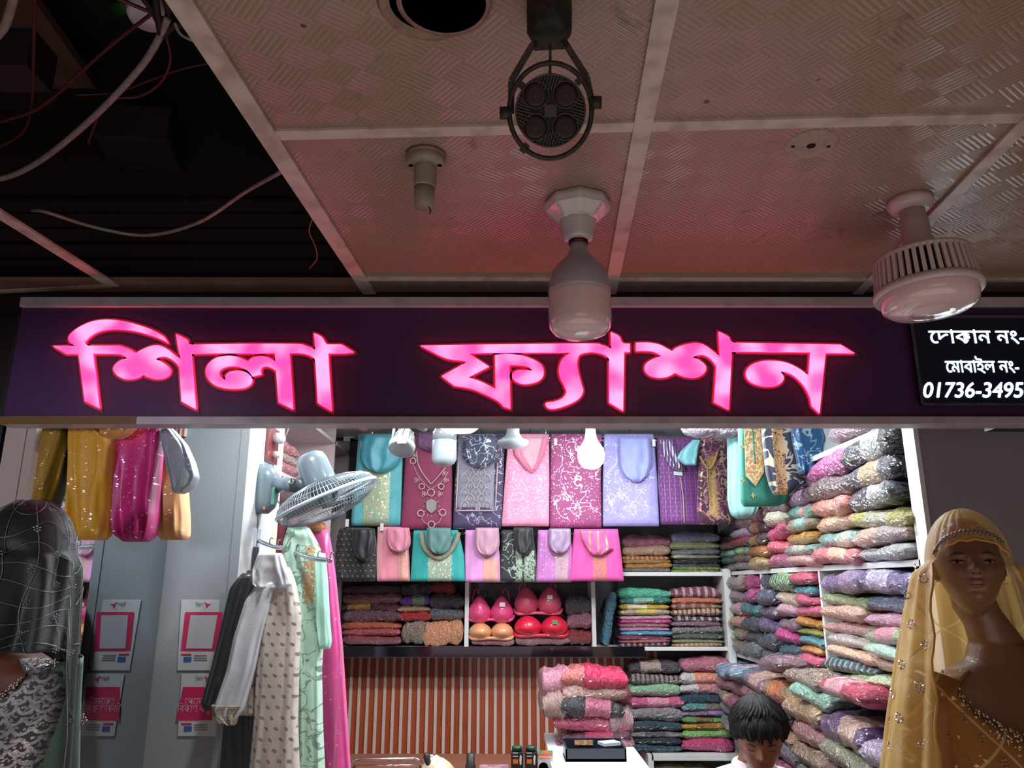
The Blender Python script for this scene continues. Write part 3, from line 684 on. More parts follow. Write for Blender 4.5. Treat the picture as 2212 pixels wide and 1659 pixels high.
def pack_mesh(seed, nx=20, ny=10, sq=7.):
    r = random.Random(seed); V = []; F = []
    ph = [r.uniform(0, 6.3) for _ in range(6)]; sk = r.uniform(-.05, .05)
    for side in (1, -1):
        for j in range(ny+1):
            for i in range(nx+1):
                x = -1+2*i/nx; y = -1+2*j/ny
                x = math.sin(x*PI/2)*.6+x*.4; y = math.sin(y*PI/2)*.6+y*.4
                e = max(0, (1-abs(x)**sq))**.5*max(0, (1-abs(y)**6))**.45
                wv = .07*math.sin(7*x+ph[0]+2*y)+.05*math.sin(13*x+ph[1]-3*y)+.04*math.sin(5*y+ph[2])+.03*math.sin(21*x+ph[3])
                z = side*e*(1+wv+.10*math.sin(2.3*x+ph[4]))
                bx = x*.5*(1+.015*math.sin(3*y+ph[5])); by = y*.5*(1+.03*math.sin(3*x+ph[1]))
                V.append((bx, by+sk*x*.3, .5+z*.5 + .05*math.sin(2*x+ph[3])))
    N = (nx+1)*(ny+1)
    for s_ in (0, 1):
        for j in range(ny):
            for i in range(nx):
                a = s_*N+j*(nx+1)+i; q = (a, a+1, a+nx+2, a+nx+1); F.append(q if s_ == 0 else tuple(reversed(q)))
    me = bpy.data.meshes.new('wrapped_pack'); me.from_pydata(V, [], F)
    bm = bmesh.new(); bm.from_mesh(me); bmesh.ops.remove_doubles(bm, verts=bm.verts, dist=.004)
    bmesh.ops.recalc_face_normals(bm, faces=bm.faces); bm.to_mesh(me); bm.free()
    me.shade_smooth(); me.materials.append(m_pack); return me
PACKS = [pack_mesh(k) for k in range(7)]
_pc = [0]
ORD = ['topmost', 'second', 'third', 'fourth', 'fifth', 'sixth', 'seventh', 'eighth', 'ninth', 'tenth', 'eleventh', 'twelfth', 'thirteenth']
def pack(loc, L, Dp, H, rz, col, col2, pat, label, group, tilt=(0, 0), name='wrapped_garment_pack', cat='clothes pack'):
    _pc[0] += 1
    o = bpy.data.objects.new(name, PACKS[_pc[0] % 7]); sc.collection.objects.link(o)
    o.location = loc; o.rotation_euler = (tilt[0], tilt[1], rz); o.scale = (L, Dp, H)
    o.color = rgba(col); o['col2'] = tuple(lin(col2)); o['pat'] = float(pat)
    tag(o, label, cat, group); return o
def back_stack(px0, px1, items, Y, place, group, dep=.24):
    """items: (y_top, y_bottom, colour name, col, col2, pat), from the top down"""
    for k, (y0, y1, nm, c1, c2, p) in enumerate(items):
        cx = (px0+px1)/2+random.uniform(-3, 3); wdt = (px1-px0)*random.uniform(.97, 1.03)
        a = PY(cx, y1, Y); b = PY(cx, y0, Y); L = PY(cx+wdt/2, y1, Y).x-PY(cx-wdt/2, y1, Y).x
        od = 'lowest' if k == len(items)-1 else ORD[k]
        pack((a.x, Y+dep/2, a.z), L, dep, (b.z-a.z)*1.04, random.uniform(-.03, .03), c1, c2, p,
             f'{nm} wrapped pack, {od} in {place}', group, (random.uniform(-.02, .02), random.uniform(-.015, .015)))
# back wall shelves (right part)
bu = thing('back_shelf_unit', 'white shelf unit on the back wall holding stacks of wrapped clothes', 'shelf unit', (0.4, YB-.1, 0))
zA = PY(1400, 1236, 4.74).z; zB = PY(1400, 1398, 4.74).z
xa_ = PY(722, 1390, 4.74).x; xm_ = PY(1345, 1240, 4.74).x; xe = XR-.02
MB().box((xm_, 4.74, zA-.022), (xe, YB+.01, zA)).build('shelf', m_shelf, bu, bevel=.001)
MB().box((xa_, 4.74, zB-.02), (xe, YB+.01, zB)).build('shelf', m_shelf, bu, bevel=.001)
for px in (1008, 1283): 
    x = PY(px, 1330, 4.74).x; MB().box((x-.012, 4.745, zB), (x+.012, YB+.01, zB+.42)).build('divider', m_shelf, bu, bevel=.001)
MB().box((xe-.03, 4.72, .2), (xe+.015, YB+.01, zA+.02)).build('corner_upright', m_shelf, bu, bevel=.001)
MB().box((xm_, YB-.03, .2), (xe, YB+.015, SCZ-.1)).build('back_board', mat('shelf_back', '#585d66', .5), bu)
MB().box((xa_, YB-.03, zB), (xm_, YB+.015, zB+.5)).build('back_board', mat('dark_back', '#2c2830', .6), bu)
A1 = [(1156,1186,'maroon floral','#a04f68','#c98a96',2),(1178,1203,'cream and peach','#e2cbb0','#c58d6e',2),(1199,1213,'peach brown','#b87350','#d9a06c',1),(1206,1220,'orange print','#d98a32','#5f7a4a',2),(1216,1230,'plain orange','#cf8d3a','#b96a22',0),(1225,1238,'black dotted','#22242a','#9b8f88',2)]
A2 = [(1150,1175,'white and blue printed','#c3c6dd','#6d7fae',2),(1171,1188,'pale yellow','#c9cc9d','#9aa25e',2),(1185,1200,'light blue printed','#6fa3bb','#9c6a55',2),(1197,1208,'cream','#c9c6a6','#a5a37d',0),(1205,1220,'black','#1d2128','#343a44',0),(1216,1228,'charcoal','#33363a','#55606a',2),(1222,1233,'moss green','#6e8a3a','#8da850',2),(1229,1240,'olive green','#7f9a34','#5c7526',0)]
B1 = [(1272,1295,'mint green','#63c7a4','#a6e4cf',0),(1290,1307,'deep teal','#1d8b88','#9cc9b8',3),(1304,1319,'bright yellow','#dcb63a','#f0ead0',3),(1316,1332,'beige and yellow','#cbb89a','#d8cf38',3),(1329,1340,'mauve printed','#b7829b','#e3c9cf',2),(1336,1349,'hot pink','#e0559c','#f08dbb',0),(1346,1358,'pink printed','#bd8a8c','#7b4a58',2),(1355,1366,'lilac printed','#c9a3c6','#df6fae',2),(1362,1376,'sky blue','#5fb4cf','#9fd8e5',0),(1372,1385,'maroon','#8a3556','#b05a74',0),(1381,1391,'salmon','#d07f7c','#a84f5a',2),(1388,1398,'dark navy','#25283c','#c27a86',1)]
B2 = [(1270,1294,'maroon and silver striped','#8d4258','#b9a7ab',1),(1291,1307,'coral','#c56a5c','#d8905a',2),(1303,1317,'brown striped','#9c5f52','#b98a6a',1),(1314,1333,'orange and white printed','#d9c3a4','#8d4a2a',1),(1330,1345,'dark plaid','#4a3b42','#b8a8a8',1),(1341,1356,'dusty mauve','#9a6f85','#7c5066',2),(1353,1372,'black and white leaf-printed','#2b272b','#b6b0b0',2),(1368,1384,'grey leaf-printed','#6c7a70','#2c302c',2),(1381,1391,'pale green printed','#b0ae92','#4f7a4a',2),(1388,1400,'orange and cream patched','#c9b79c','#d0762f',1)]
C1 = [(1430,1458,'dark plum with beige bands','#3c2c42','#b29a8c',3),(1455,1482,'beige striped plum','#9c887c','#3f3044',1),(1478,1509,'pale sage green','#98c29c','#b7d8b4',0),(1505,1533,'rose pink','#d5608c','#e597ac',3),(1528,1563,'teal with red flowers','#5aa3a2','#b04456',2),(1558,1585,'navy blue','#2f4454','#4a6170',0),(1581,1597,'taupe and charcoal','#8f8486','#33363f',3),(1592,1612,'slate black','#20303a','#3f525c',0),(1608,1628,'dark teal','#27495a','#3c6273',0)]
C2 = [(1424,1455,'maroon floral','#a33d58','#c68a98',2),(1451,1481,'white and orange printed','#ddd3d0','#e07436',3),(1477,1505,'white with red flowers','#dcd2d6','#b9525c',3),(1499,1524,'dark navy','#1f3d52','#35546a',0),(1520,1541,'teal and brown','#5b9b95','#7c4a3a',3),(1536,1552,'lilac','#a888bb','#6d4a5a',3),(1549,1566,'leaf green','#5fa456','#7a4a34',3),(1562,1581,'amber','#cf9630','#7a5126',3),(1576,1600,'light green','#8ec26c','#a9d48a',0),(1594,1628,'hot pink','#d43f7c','#b5305f',0)]
back_stack(1344, 1452, A1, 4.76, 'the upper back shelf stack beside the pink kurta', 'packs on the upper back shelf')
back_stack(1450, 1558, A2, 4.76, 'the upper back shelf stack by the corner', 'packs on the upper back shelf')
back_stack(1340, 1452, B1, 4.76, 'the middle stack beside the leaning blue pack', 'packs on the middle back shelf')
back_stack(1451, 1562, B2, 4.76, 'the middle back shelf stack by the corner', 'packs on the middle back shelf')
back_stack(1362, 1478, C1, 4.70, 'the low stack beside the pink heap', 'packs on the low back shelf')
back_stack(1472, 1586, C2, 4.70, 'the low back stack behind the shopkeeper', 'packs on the low back shelf')
# lower shelf frame
zC = PY(1450, 1629, 4.68).z
MB().box((PY(1408, 1640, 4.66).x, 4.66, zC-.03), (xe, YB+.01, zC)).build('shelf', m_shelf, bu, bevel=.001)
MB().box((PY(1400, 1640, 4.66).x, 4.66, .05), (PY(1412, 1640, 4.66).x, YB+.01, zC)).build('side_board', m_shelf, bu, bevel=.001)
pack((PY(1475, 1690, 4.7).x, 4.80, zC-.16), .36, .22, .10, .02, '#8c8270', '#c9bfa8', 2, 'sequined beige wrapped pack under the low back shelf', 'packs on the low back shelf')
pack((PY(1475, 1690, 4.7).x, 4.80, zC-.25), .36, .22, .10, .02, '#4a4a50', '#8c8478', 2, 'dark grey wrapped pack under the sequined beige pack', 'packs on the low back shelf')
# a leaning teal bag
p0 = PY(1312, 1396, 4.78)
lb = pack((p0.x-.03, 4.88, p0.z+.03), .31, .16, .06, 0, '#1b5068', '#5b95ab', 2, 'teal blue wrapped pack leaning on the divider of the middle back shelf', 'packs on the middle back shelf')
lb.rotation_euler = (0, -1.36, 0); lb.location = (p0.x+.05, 4.87, p0.z+.15)

# right wall packs
WR = {}
def right_stack(y0, y1, z0, items, place, group, xf=XR-.03, dep=.25, zmax=None, yaw=0.):
    tot = sum(i[0] for i in items); k = 1. if zmax is None else (zmax-z0)/tot
    z = z0
    for j, (h, nm, c1, c2, p) in enumerate(reversed(items)):
        idx = len(items)-1-j; od = 'lowest' if j == 0 else ORD[idx]; h *= k
        jy = random.uniform(-.015, .015)
        dxx = random.uniform(-.02, .012)
        pack((xf+dep/2+dxx, (y0+y1)/2+jy, z-.003), (y1-y0)*random.uniform(1., 1.1), dep, h*1.14, PI/2+yaw+random.uniform(-.07, .07), c1, c2, p,
             f'{nm} wrapped pack, {od} in {place}', group, (random.uniform(-.05, .05), random.uniform(-.05, .05)))
        z += h
G1, G2, G3 = 'packs on the upper right wall shelf', 'packs on the middle right wall shelf', 'packs on the low right wall shelf'
y_ = yd
right_stack(2.56, 2.92, Z1, [(.105,'black and silver','#1c1d22','#9a9c9f',3),(.09,'navy and gold','#1f2233','#b09468',3),(.085,'black silver-worked','#22263a','#a7a3a0',3),(.07,'olive yellow','#a9a84f','#8f8c80',3),(.065,'beige pink','#c7a593','#8c8088',3),(.055,'silver grey','#8f8f93','#c2c2c2',2)], 'the front column of the upper right shelf', G1, zmax=Z0-.02)
right_stack(2.93, 3.31, Z1, [(.095,'magenta','#c05a9b','#8c5a8e',0),(.085,'glossy black','#1a1a1e','#7d5d5d',2),(.075,'red and gold','#c2505a','#c9a184',2),(.06,'peach gold','#d49c7a','#e3c3a0',2),(.065,'sage and silver','#7da49c','#b9b8a8',3),(.065,'salmon and peach','#d5757a','#e9ad8b',3)], 'the second column of the upper right shelf', G1, zmax=Z0-.03)
right_stack(3.33, 3.62, Z1, [(.08,'dusky purple','#6f4a66','#8a6a86',2),(.065,'mauve','#8c5f83','#a27f97',2),(.06,'mint with pink motifs','#67a897','#d08a8a',3),(.055,'tan and aqua','#a79880','#7fb5ac',3),(.055,'mustard','#c08c3c','#d8ae66',0),(.05,'pale sage','#93aca0','#bdb5a2',3),(.045,'blush','#cf8f8f','#d9b3a8',2)], 'the third column of the upper right shelf', G1, zmax=Z0-.05)
right_stack(3.64, 3.94, Z1, [(.07,'dark mauve','#5a3f4a','#7a5a66',2),(.06,'cream floral','#cfc6ae','#a3a38c',2),(.06,'hot rose','#d04f7c','#e07a9a',0),(.055,'coral pink','#e0687c','#ef93a0',0),(.06,'warm pink','#c96a94','#d88bab',0)], 'the fourth column of the upper right shelf', G1, zmax=Z0-.12)
right_stack(3.96, 4.25, Z1, [(.06,'dusky rose','#7c4a55','#94626a',2),(.05,'plum and gold','#5a2f4a','#a87850',3),(.045,'black and amber','#30282c','#b07a40',3),(.045,'rust and gold','#a04a34','#c8924e',2),(.05,'straw gold','#b59a62','#d9c28c',2)], 'the fifth column of the upper right shelf', G1, zmax=Z0-.15)
right_stack(4.27, 4.56, Z1, [(.06,'brown mauve','#5c4248','#7a5c60',2),(.055,'lavender grey','#a594ae','#c2b5c6',2),(.045,'crimson','#a83048','#c24a5c',0),(.05,'aqua and lime','#7cb3a4','#b9c47a',3),(.045,'cocoa','#7c5a50','#96746a',2),(.045,'mauve grey','#8a7c84','#a89aa2',2)], 'the sixth column of the upper right shelf', G1, zmax=Z0-.18)
right_stack(4.58, 4.93, Z1, [(.06,'smoky grey','#4a464e','#6b666e',2),(.045,'charcoal','#383a42','#55555e',0),(.045,'dusty rose','#9a6a68','#b98a86',2),(.045,'seafoam','#79a892','#9cc4ae',2),(.045,'teal grey','#5c857e','#7aa39c',2),(.045,'taupe','#6c5f60','#8a7c7c',2)], 'the corner column of the upper right shelf', G1, zmax=Z0-.2)
right_stack(2.56, 2.92, Z2, [(.085,'violet and silver','#5c4a7c','#b3a6bd',3),(.06,'navy glitter','#2e4560','#7f8aa0',2),(.055,'mauve pink','#b0708c','#c99aab',2),(.06,'green and pink','#a4b585','#e0809f',3),(.05,'aqua printed','#9cc7bb','#c9dfc9',2),(.05,'light peach','#d6a48e','#e6c2ae',2),(.045,'pale lime','#b2bf92','#ccd4b0',2),(.045,'beige lime','#c2bc92','#a2b070',2)], 'the front column of the middle right shelf', G2, zmax=Z1-.04)
right_stack(2.93, 3.32, Z2, [(.085,'lilac and purple','#957aa0','#4a3566',3),(.055,'olive green','#7e8c5a','#99a878',2),(.055,'rose and beige','#b98278','#d8bca6',2),(.05,'baby pink','#d79a9a','#ecc0b8',2),(.05,'silvery beige','#b3aaa2','#d8d0c6',2),(.05,'peach','#d9ab8e','#e8c8ae',2),(.05,'deep teal','#34474f','#7c9296',1),(.05,'moss green','#77995c','#90b074',2)], 'the second column of the middle right shelf', G2, zmax=Z1-.03)
right_stack(yd[1]+.02, 3.62, Z2, [(.05,'bright coral','#e0607c','#f08e9c',0),(.045,'ocean blue','#4f93a0','#7bb3bd',0),(.045,'candy pink','#e36688','#f392a8',0),(.045,'berry pink','#cf5c80','#e08aa2',0),(.045,'tangerine','#dd9544','#ecae6c',0),(.03,'dull olive','#9a9a44','#b2b260',0),(.045,'aqua blue','#62a5ac','#8cc3c8',0),(.035,'apricot','#e09f54','#eebd82',0),(.045,'raspberry pink','#d4587c','#e4809c',0),(.045,'lime green','#93b05a','#adc87a',2)], 'the column behind the white divider, middle right shelf', G2, zmax=Z1-.03)
right_stack(3.64, 3.90, Z2, [(.065,'emerald and gold','#2e7a5c','#a8a878',1),(.055,'cream beige','#cbb69c','#dccdb8',2),(.045,'dusty lilac','#b0838f','#c9a2aa',2),(.05,'brown and silver','#6a5560','#8f7c84',2),(.05,'strong magenta','#c23a80','#d45c98',0),(.045,'steel blue','#4f7a8a','#6d96a4',0),(.05,'graphite','#4c4750','#6a646c',2)], 'the second column behind the divider, middle right shelf', G2, zmax=Z1-.03)
right_stack(3.92, 4.17, Z2, [(.055,'navy black','#23263a','#5a6a80',2),(.05,'dark slate','#3f4350','#5c6070',2),(.045,'violet grey','#5c4c60','#78667c',2),(.055,'deep violet','#5f4a70','#7a6288',0),(.05,'ink blue','#333a4c','#4e566a',0),(.045,'pewter','#565a62','#6e727a',2)], 'the third column behind the divider, middle right shelf', G2, zmax=Z1-.03)
right_stack(4.22, 4.44, Z2, [(.055,'vivid magenta','#b8407c','#cf6a9a',0),(.05,'fuchsia','#bd4f8c','#d27aaa',0),(.05,'spruce teal','#437c80','#609a9c',0),(.05,'blue black','#36434e','#4e5c68',0),(.05,'ash black','#44474c','#5f6468',2),(.05,'iron grey','#585c5e','#70766f',2)], 'the nearest column of the corner compartment, right wall', G2, zmax=Z1-.03)
right_stack(4.46, 4.68, Z2, [(.055,'ivory banded','#b9aba0','#8a7c72',1),(.05,'mink grey','#6f6068','#8b7c84',2),(.045,'old rose','#b0747c','#c9969a',2),(.045,'faded salmon','#c48478','#d8a496',2),(.05,'khaki tan','#8c7a6c','#a49484',2),(.05,'umber','#66544c','#80706a',2)], 'the middle column of the corner compartment, right wall', G2, zmax=Z1-.03)
right_stack(4.70, 4.93, Z2, [(.055,'warm taupe','#8c7a78','#a89896',2),(.05,'storm mauve','#6a5c66','#84767e',2),(.045,'powder blue','#7cb4bc','#a2cfd4',0),(.05,'fresh lime','#a2b870','#bccf90',2),(.045,'pale lime green','#a8b884','#c0cda2',2),(.04,'faded pink','#b8808c','#cfa0a8',2)], 'the innermost column of the corner compartment, right wall', G2, zmax=Z1-.03)
# low level: bags heaped in front of the shelf
cols_low = [
 (2.42, 2.80, 'the low front column beside the gold scarf', [(.10,'lilac and silver','#8c739c','#c2b2c4',2),(.09,'rose gold','#b08a80','#d8b8a0',2),(.09,'crimson and beige','#a04a54','#c9a58c',2),(.08,'plum','#5a3a54','#8a6a7c',2),(.08,'grey sequined','#6c666c','#a8a0a0',2)]),
 (2.80, 3.18, 'the second low column from the aisle', [(.10,'purple and gold','#5a3a6c','#c9a890',3),(.08,'olive and black','#57584c','#a09a7c',2),(.09,'dark wine','#54303c','#94707a',2),(.085,'red-piped grey','#5c5450','#b05a44',3),(.08,'brown beaded','#5f4f48','#a89484',2),(.08,'slate grey','#4a4c54','#8a8c90',2)]),
 (3.18, 3.52, 'the third low column from the aisle', [(.09,'brown and gold','#7c6050','#c9a478',2),(.085,'red and silver','#9c4048','#b8a0a0',2),(.085,'bronze','#6a5648','#a88c6c',2),(.08,'black glitter','#2c2a30','#8c8888',2),(.08,'mocha','#5e4e4a','#948078',2),(.08,'dark plum','#43303c','#7c606c',2)]),
 (3.52, 3.86, 'the fourth low column, beyond the shopkeeper', [(.09,'orange-flecked tan','#a8835c','#d2703c',3),(.08,'black and rose','#2e2a34','#9c6c74',3),(.08,'copper','#8c6a58','#b89478',2),(.08,'smoke grey','#55525a','#8c8890',2),(.08,'pink and black','#a84a68','#3a3238',2),(.08,'lead grey','#4c4a50','#807c80',2)]),
 (3.86, 4.20, 'the fifth low column, beyond the shopkeeper', [(.08,'mauve and gold','#8a6478','#c4a08c',3),(.08,'rose brown','#94686a','#b8948c',2),(.08,'silver plum','#6a5464','#a494a0',2),(.08,'grey rose','#7c6468','#a48c8c',2),(.08,'dull brown','#5c4c48','#84746c',2)]),
 (4.20, 4.52, 'the sixth low column, beyond the shopkeeper', [(.075,'slate teal','#5c7078','#8ca0a4',3),(.075,'raspberry and silver','#a85070','#b8a0a8',2),(.075,'red rose','#a05060','#c08088',2),(.075,'dim mauve','#6c5864','#94808c',2),(.075,'black grey','#3c3a40','#68666c',2)]),
 (4.52, 4.9, 'the low corner column at the back', [(.07,'blue and white','#7c9cb4','#d0d8dc',3),(.07,'blush and grey','#b07884','#988c94',3),(.07,'cream beige','#b8a890','#988870',2),(.07,'silver grey','#8c8a88','#b4b0ac',2),(.07,'pearl grey','#7c7a7c','#a4a0a0',2)])]
for j, (a, b, pl_, its) in enumerate(cols_low):
    tot = sum(i[0] for i in its)
    right_stack(a, b, Z2-.05-tot-.02*(3-j if j < 3 else 0), its, pl_, G3, xf=XR-.13, dep=.30)
# loose bags thrown over the top of the low heap
for px, py, L, c1, c2, p, nm, rz in ((1690, 1435, .42, '#6a3a4c', '#a08a94', 2, 'dark maroon sequined', 1.45), (1760, 1470, .34, '#3a2c30', '#c2a890', 2, 'black and gold beaded', 1.6),
                                     (1775, 1500, .30, '#6fa08a', '#a2c4b0', 2, 'flat mint green', 1.7), (1850, 1495, .36, '#c23a5c', '#d8a0a8', 3, 'bright crimson', 1.55), (1600, 1450, .3, '#9cb4c8', '#d07c8c', 1, 'blue white and pink', 1.4)):
    q = PX(px, py, XR-.08)
    pack((q.x+.06, q.y, q.z-.04), L, .26, .075, rz, c1, c2, p, f'{nm} wrapped bag thrown on top of the low right heap', G3, (random.uniform(-.1, .1), random.uniform(-.12, .12)))
# a bag on the topmost board
q = PX(1850, 925, XR-.02); pack((XR+.10, q.y+.1, Z0), .34, .24, .09, PI/2, '#6c3a50', '#b8a8b0', 2, 'dark pink wrapped bag on the top board of the right shelf unit', G1)
# bags of the left recess
for px, py, c1, nm, H in ((628, 1032, '#d98a98', 'rose pink', .07), (628, 1012, '#cbb6a8', 'beige', .06), (630, 992, '#e08a90', 'salmon pink', .07), (728, 1028, '#c4b09c', 'tan', .04), (728, 1014, '#8d6cc0', 'violet', .08)):
    q = PX(px, py, XL); near = px < 700
    pack((XL-.13, q.y, zs+(1032-py if near else 1028-py)*.0023), .30 if near else .26, .26, H, PI/2, c1, c1, 0, f'{nm} cushion-like bag on the left recess shelf', 'bags in the left recess')

# ------------------------------------------------------------------ hanging clothes
def rows_loft(rows, Y, th, n=40, nr=26, folds=5, amp=.25, ph=0., ytop=None, sag_=0., power=.55):
    """rows: (py, px_left, px_right) outlines on the photograph at depth Y -> one closed cloth body"""
    ys = [r[0] for r in rows]; L = [r[1] for r in rows]; R_ = [r[2] for r in rows]; rings = []
    for i in range(nr+1):
        t = i/nr; py = ys[0]+(ys[-1]-ys[0])*(1-(1-t)**1.0)
        l = np.interp(py, ys, L); r = np.interp(py, ys, R_)
        a = PY(l, py, Y); b = PY(r, py, Y); c = (a+b)/2; hw = (b.x-a.x)/2
        edge = min(1, ((i+.35)/1.6))**.5*min(1, (nr-i+.35)/1.6)**.5
        ring = []
        for k in range(n):
            an = 2*PI*k/n; cx = math.copysign(abs(math.cos(an))**power, math.cos(an)); sy = math.copysign(abs(math.sin(an))**power, math.sin(an))
            fo = amp*(math.sin(folds*cx*2.4+ph+1.3*t+.6*math.sin(3*t*PI+ph))*.6+.4*math.sin(folds*cx*5.1+ph*2+2*t)) * (.35+.65*t)
            ring.append(V3(c.x+hw*cx*(1 if edge > .9 else .985), Y+th/2*sy*edge*(1+fo if sy < 0 else 1), c.z-sag_*cx*cx*t))
        rings.append(ring)
    return MB().loft(rings)
def hung(name, label, cat, group, rows, Y, th, m, folds=4, amp=.25, scarf=None, clips=(), ph=None, nr=26, power=.55, extra=None):
    ph = random.uniform(0, 6) if ph is None else ph
    c = PY((rows[-1][1]+rows[-1][2])/2, rows[-1][0], Y)
    t = thing(name, label, cat, c, group)
    rows_loft(rows, Y, th, folds=folds, amp=amp, ph=ph, nr=nr, power=power).build('kurta_body', m, t, True)
    if scarf:
        for s_ in scarf:
            rws, ms, nm, th2 = s_
            rows_loft(rws, Y-th*.55-th2*.25, th2, folds=3, amp=.5, ph=ph+1, nr=22, power=.8).build(nm, ms, t, True)
    for (px, py) in clips:
        q = PY(px, py, Y-th*.6); MB().box((q.x-.010, q.y-.008, q.z-.022), (q.x+.010, q.y+.004, q.z+.022)).build('clip', m_plw, t, bevel=.002)
    return t
YK = 4.55
GU, GLW = 'kurtas of the upper row on the back wall', 'kurtas of the lower row on the back wall'
rail = thing('hanging_rail', 'thin chrome rail under the shop ceiling carrying the upper kurtas', 'rail', PY(1150, 945, YK+.06))
za_ = PY(1150, 950, YK).z
MB().tube([V3(PY(760, 950, YK).x, YK+.05, za_+.02), V3(PY(1600, 950, YK).x, YK+.05, za_+.02)], .009, 10).build('bar', m_chrome, rail, True)
for px in (800, 1180, 1560): MB().tube([V3(PY(px, 950, YK).x, YK+.05, za_+.02), V3(PY(px, 950, YK).x, YK+.05, SCZ)], .005, 8).build('hanger_rod', m_chrome, rail, True)
rail2 = thing('hanging_rail', 'thin chrome rail carrying the lower row of kurtas above the bra shelf', 'rail', PY(1150, 1150, YK+.2))
zz = PY(1000, 1150, YK+.1).z
MB().tube([V3(PY(735, 1150, YK).x, YK+.2, zz), V3(PY(1345, 1150, YK).x, YK+.2, zz)], .009, 10).build('bar', m_chrome, rail2, True)
for px in (745, 1345): MB().tube([V3(PY(px, 1150, YK).x, YK+.2, zz), V3(PY(px, 1150, YK).x, YB+.02, zz)], .006, 8).build('bracket', m_chrome, rail2, True)
def scf(cx, w_, y0, y1, m, nm='scarf', th=.07, dx=0):
    r = []
    for k in range(9):
        t = k/8; y = y0+(y1-y0)*t; hw = w_/2*(1-.10*(1-t))*math.sqrt(max(1-(max(t-.45, 0)/.56)**2, .01))
        r.append((y, cx-hw+dx*t, cx+hw+dx*t))
    return (r, m, nm, th)
m_teal = cloth('teal_kurta', '#4f9fa5', (('sprig','#b9b48c',26,.16), ('band','#b0ac80',70,(.24,.76,-.1,.80)), ('sequin','#ffffff',110,(.28,.72,.05,.75),.93)))
hung('hanging_kurta', 'teal folded kurta with a sequined gold-green yoke beside the dark upright', 'kurta', GU, [(938,775,868),(1000,770,870),(1080,762,868),(1136,758,866)], YK, .05, m_teal,
     scarf=[scf(825, 92, 940, 1022, cloth('teal_scarf', '#3f8f9d', (), .4), dx=-5)], clips=((783, 962),))
m_mar = cloth('maroon_kurta', '#7c2348', (('sprig','#c2889a',15,.07),), .7)
t = hung('hanging_kurta', 'maroon folded kurta with silver ring and drop embroidery at the neck', 'kurta', GU, [(938,880,975),(1040,873,977),(1143,866,975)], YK-.01, .05, m_mar,
     scarf=[scf(935, 78, 935, 975, cloth('plum_scarf', '#5c2c58', (), .5))], amp=.06)
m_sil = mat('silver_embroidery', '#cdb6ad', .35, .6, bump=.6, bscale=300); m_sil2 = mat('silver_beads', '#d8d2cc', .25, .8, bump=.8, bscale=500)
def emb(t, Y, kind, *a, m=m_sil, name='embroidery'):
    mb = MB()
    if kind == 'ring':
        cx, cy, r, w_ = a; mb.tube([PY(cx+r*math.cos(2*PI*k/20), cy+r*math.sin(2*PI*k/20), Y) for k in range(20)], w_*4.5/1660/2, 6, True)
    elif kind == 'line':
        pts, w_ = a; mb.tube(sag([PY(x, y, Y) for x, y in pts], 5), w_*4.5/1660/2, 6)
    elif kind == 'poly':
        pts = a[0]; mb.prism([PY(x, y, Y) for x, y in pts], (0, -.003, 0))
    return mb.build(name, m, t, kind != 'poly')
Ye = YK-.046
emb(t, Ye, 'line', [(900,975),(903,1002),(915,1025),(931,1046)], 2.5); emb(t, Ye, 'line', [(962,1010),(950,1025),(931,1046)], 2.5)
emb(t, Ye, 'line', [(893,1003),(905,1030),(928,1055)], 1.2); emb(t, Ye, 'line', [(968,1020),(955,1040),(934,1055)], 1.2)
for x, y, r in ((892,996,6),(911,1051,6),(953,1051,6),(931,1064,7.5),(909,1109,7),(956,1107,7),(932,1133,7)): emb(t, Ye, 'ring', x, y, r, 2.4)
emb(t, Ye, 'poly', [(921,1083),(931,1077),(943,1083),(943,1100),(932,1109),(921,1100)], m=m_sil2)
for x, y in ((900,1037),(963,1037),(916,1067),(950,1067),(896,984),(960,1022)):
    for k in range(3): emb(t, Ye, 'ring', x+3.5*math.cos(2.1*k), y+3.5*math.sin(2.1*k), 2.4, 1.4)
emb(t, Ye, 'line', [(911,1118),(916,1128),(926,1133)], 1.4); emb(t, Ye, 'line', [(954,1116),(949,1127),(939,1133)], 1.4)
for k in range(12):
    a = 2*PI*k/12; emb(t, Ye, 'line', [(932+15*math.cos(a), 1094+19*math.sin(a)), (932+18*math.cos(a), 1094+22*math.sin(a))], 1.2, name='bead_ray')
m_nav = cloth('navy_kurta', '#3a2a50', (('vine','#a49cb2',16,.013), ('fill','#7d7c8c',1,(.07,.80,.22,1.1))))
t = hung('hanging_kurta', 'dark purple kurta with a grey lattice-embroidered yoke panel', 'kurta', GU, [(938,990,1090),(1040,983,1088),(1143,978,1082)], YK, .05, m_nav,
     scarf=[scf(1035, 84, 940, 1012, cloth('navy_scarf', '#33364e', (('vine','#a9adc0',20,.022),), .5), dx=2)], amp=.08)
for r_ in range(6):
    for c_ in range(3 if r_ % 2 else 2):
        x = 1014+c_*24-(10 if r_ % 2 else -2); y = 1018+r_*14
        if x > 1058: continue
        emb(t, Ye, 'line', [(x-9,y+8),(x-8,y+1),(x,y-8),(x+8,y+1),(x+9,y+8)], 1.8, name='lattice_arch'); emb(t, Ye, 'ring', x, y+4, 3, 1.6, name='lattice_drop')
for pts in ([(985,1103),(1068,1103)], [(990,1000),(985,1100)], [(1075,1000),(1070,1100)]): emb(t, Ye, 'line', pts, 3.)
m_pink = cloth('pink_kurta', '#e58cab', (('sprig','#f3d3da',45,.12), ('sequin','#ffffff',260,(0,1,0,1),.955)))
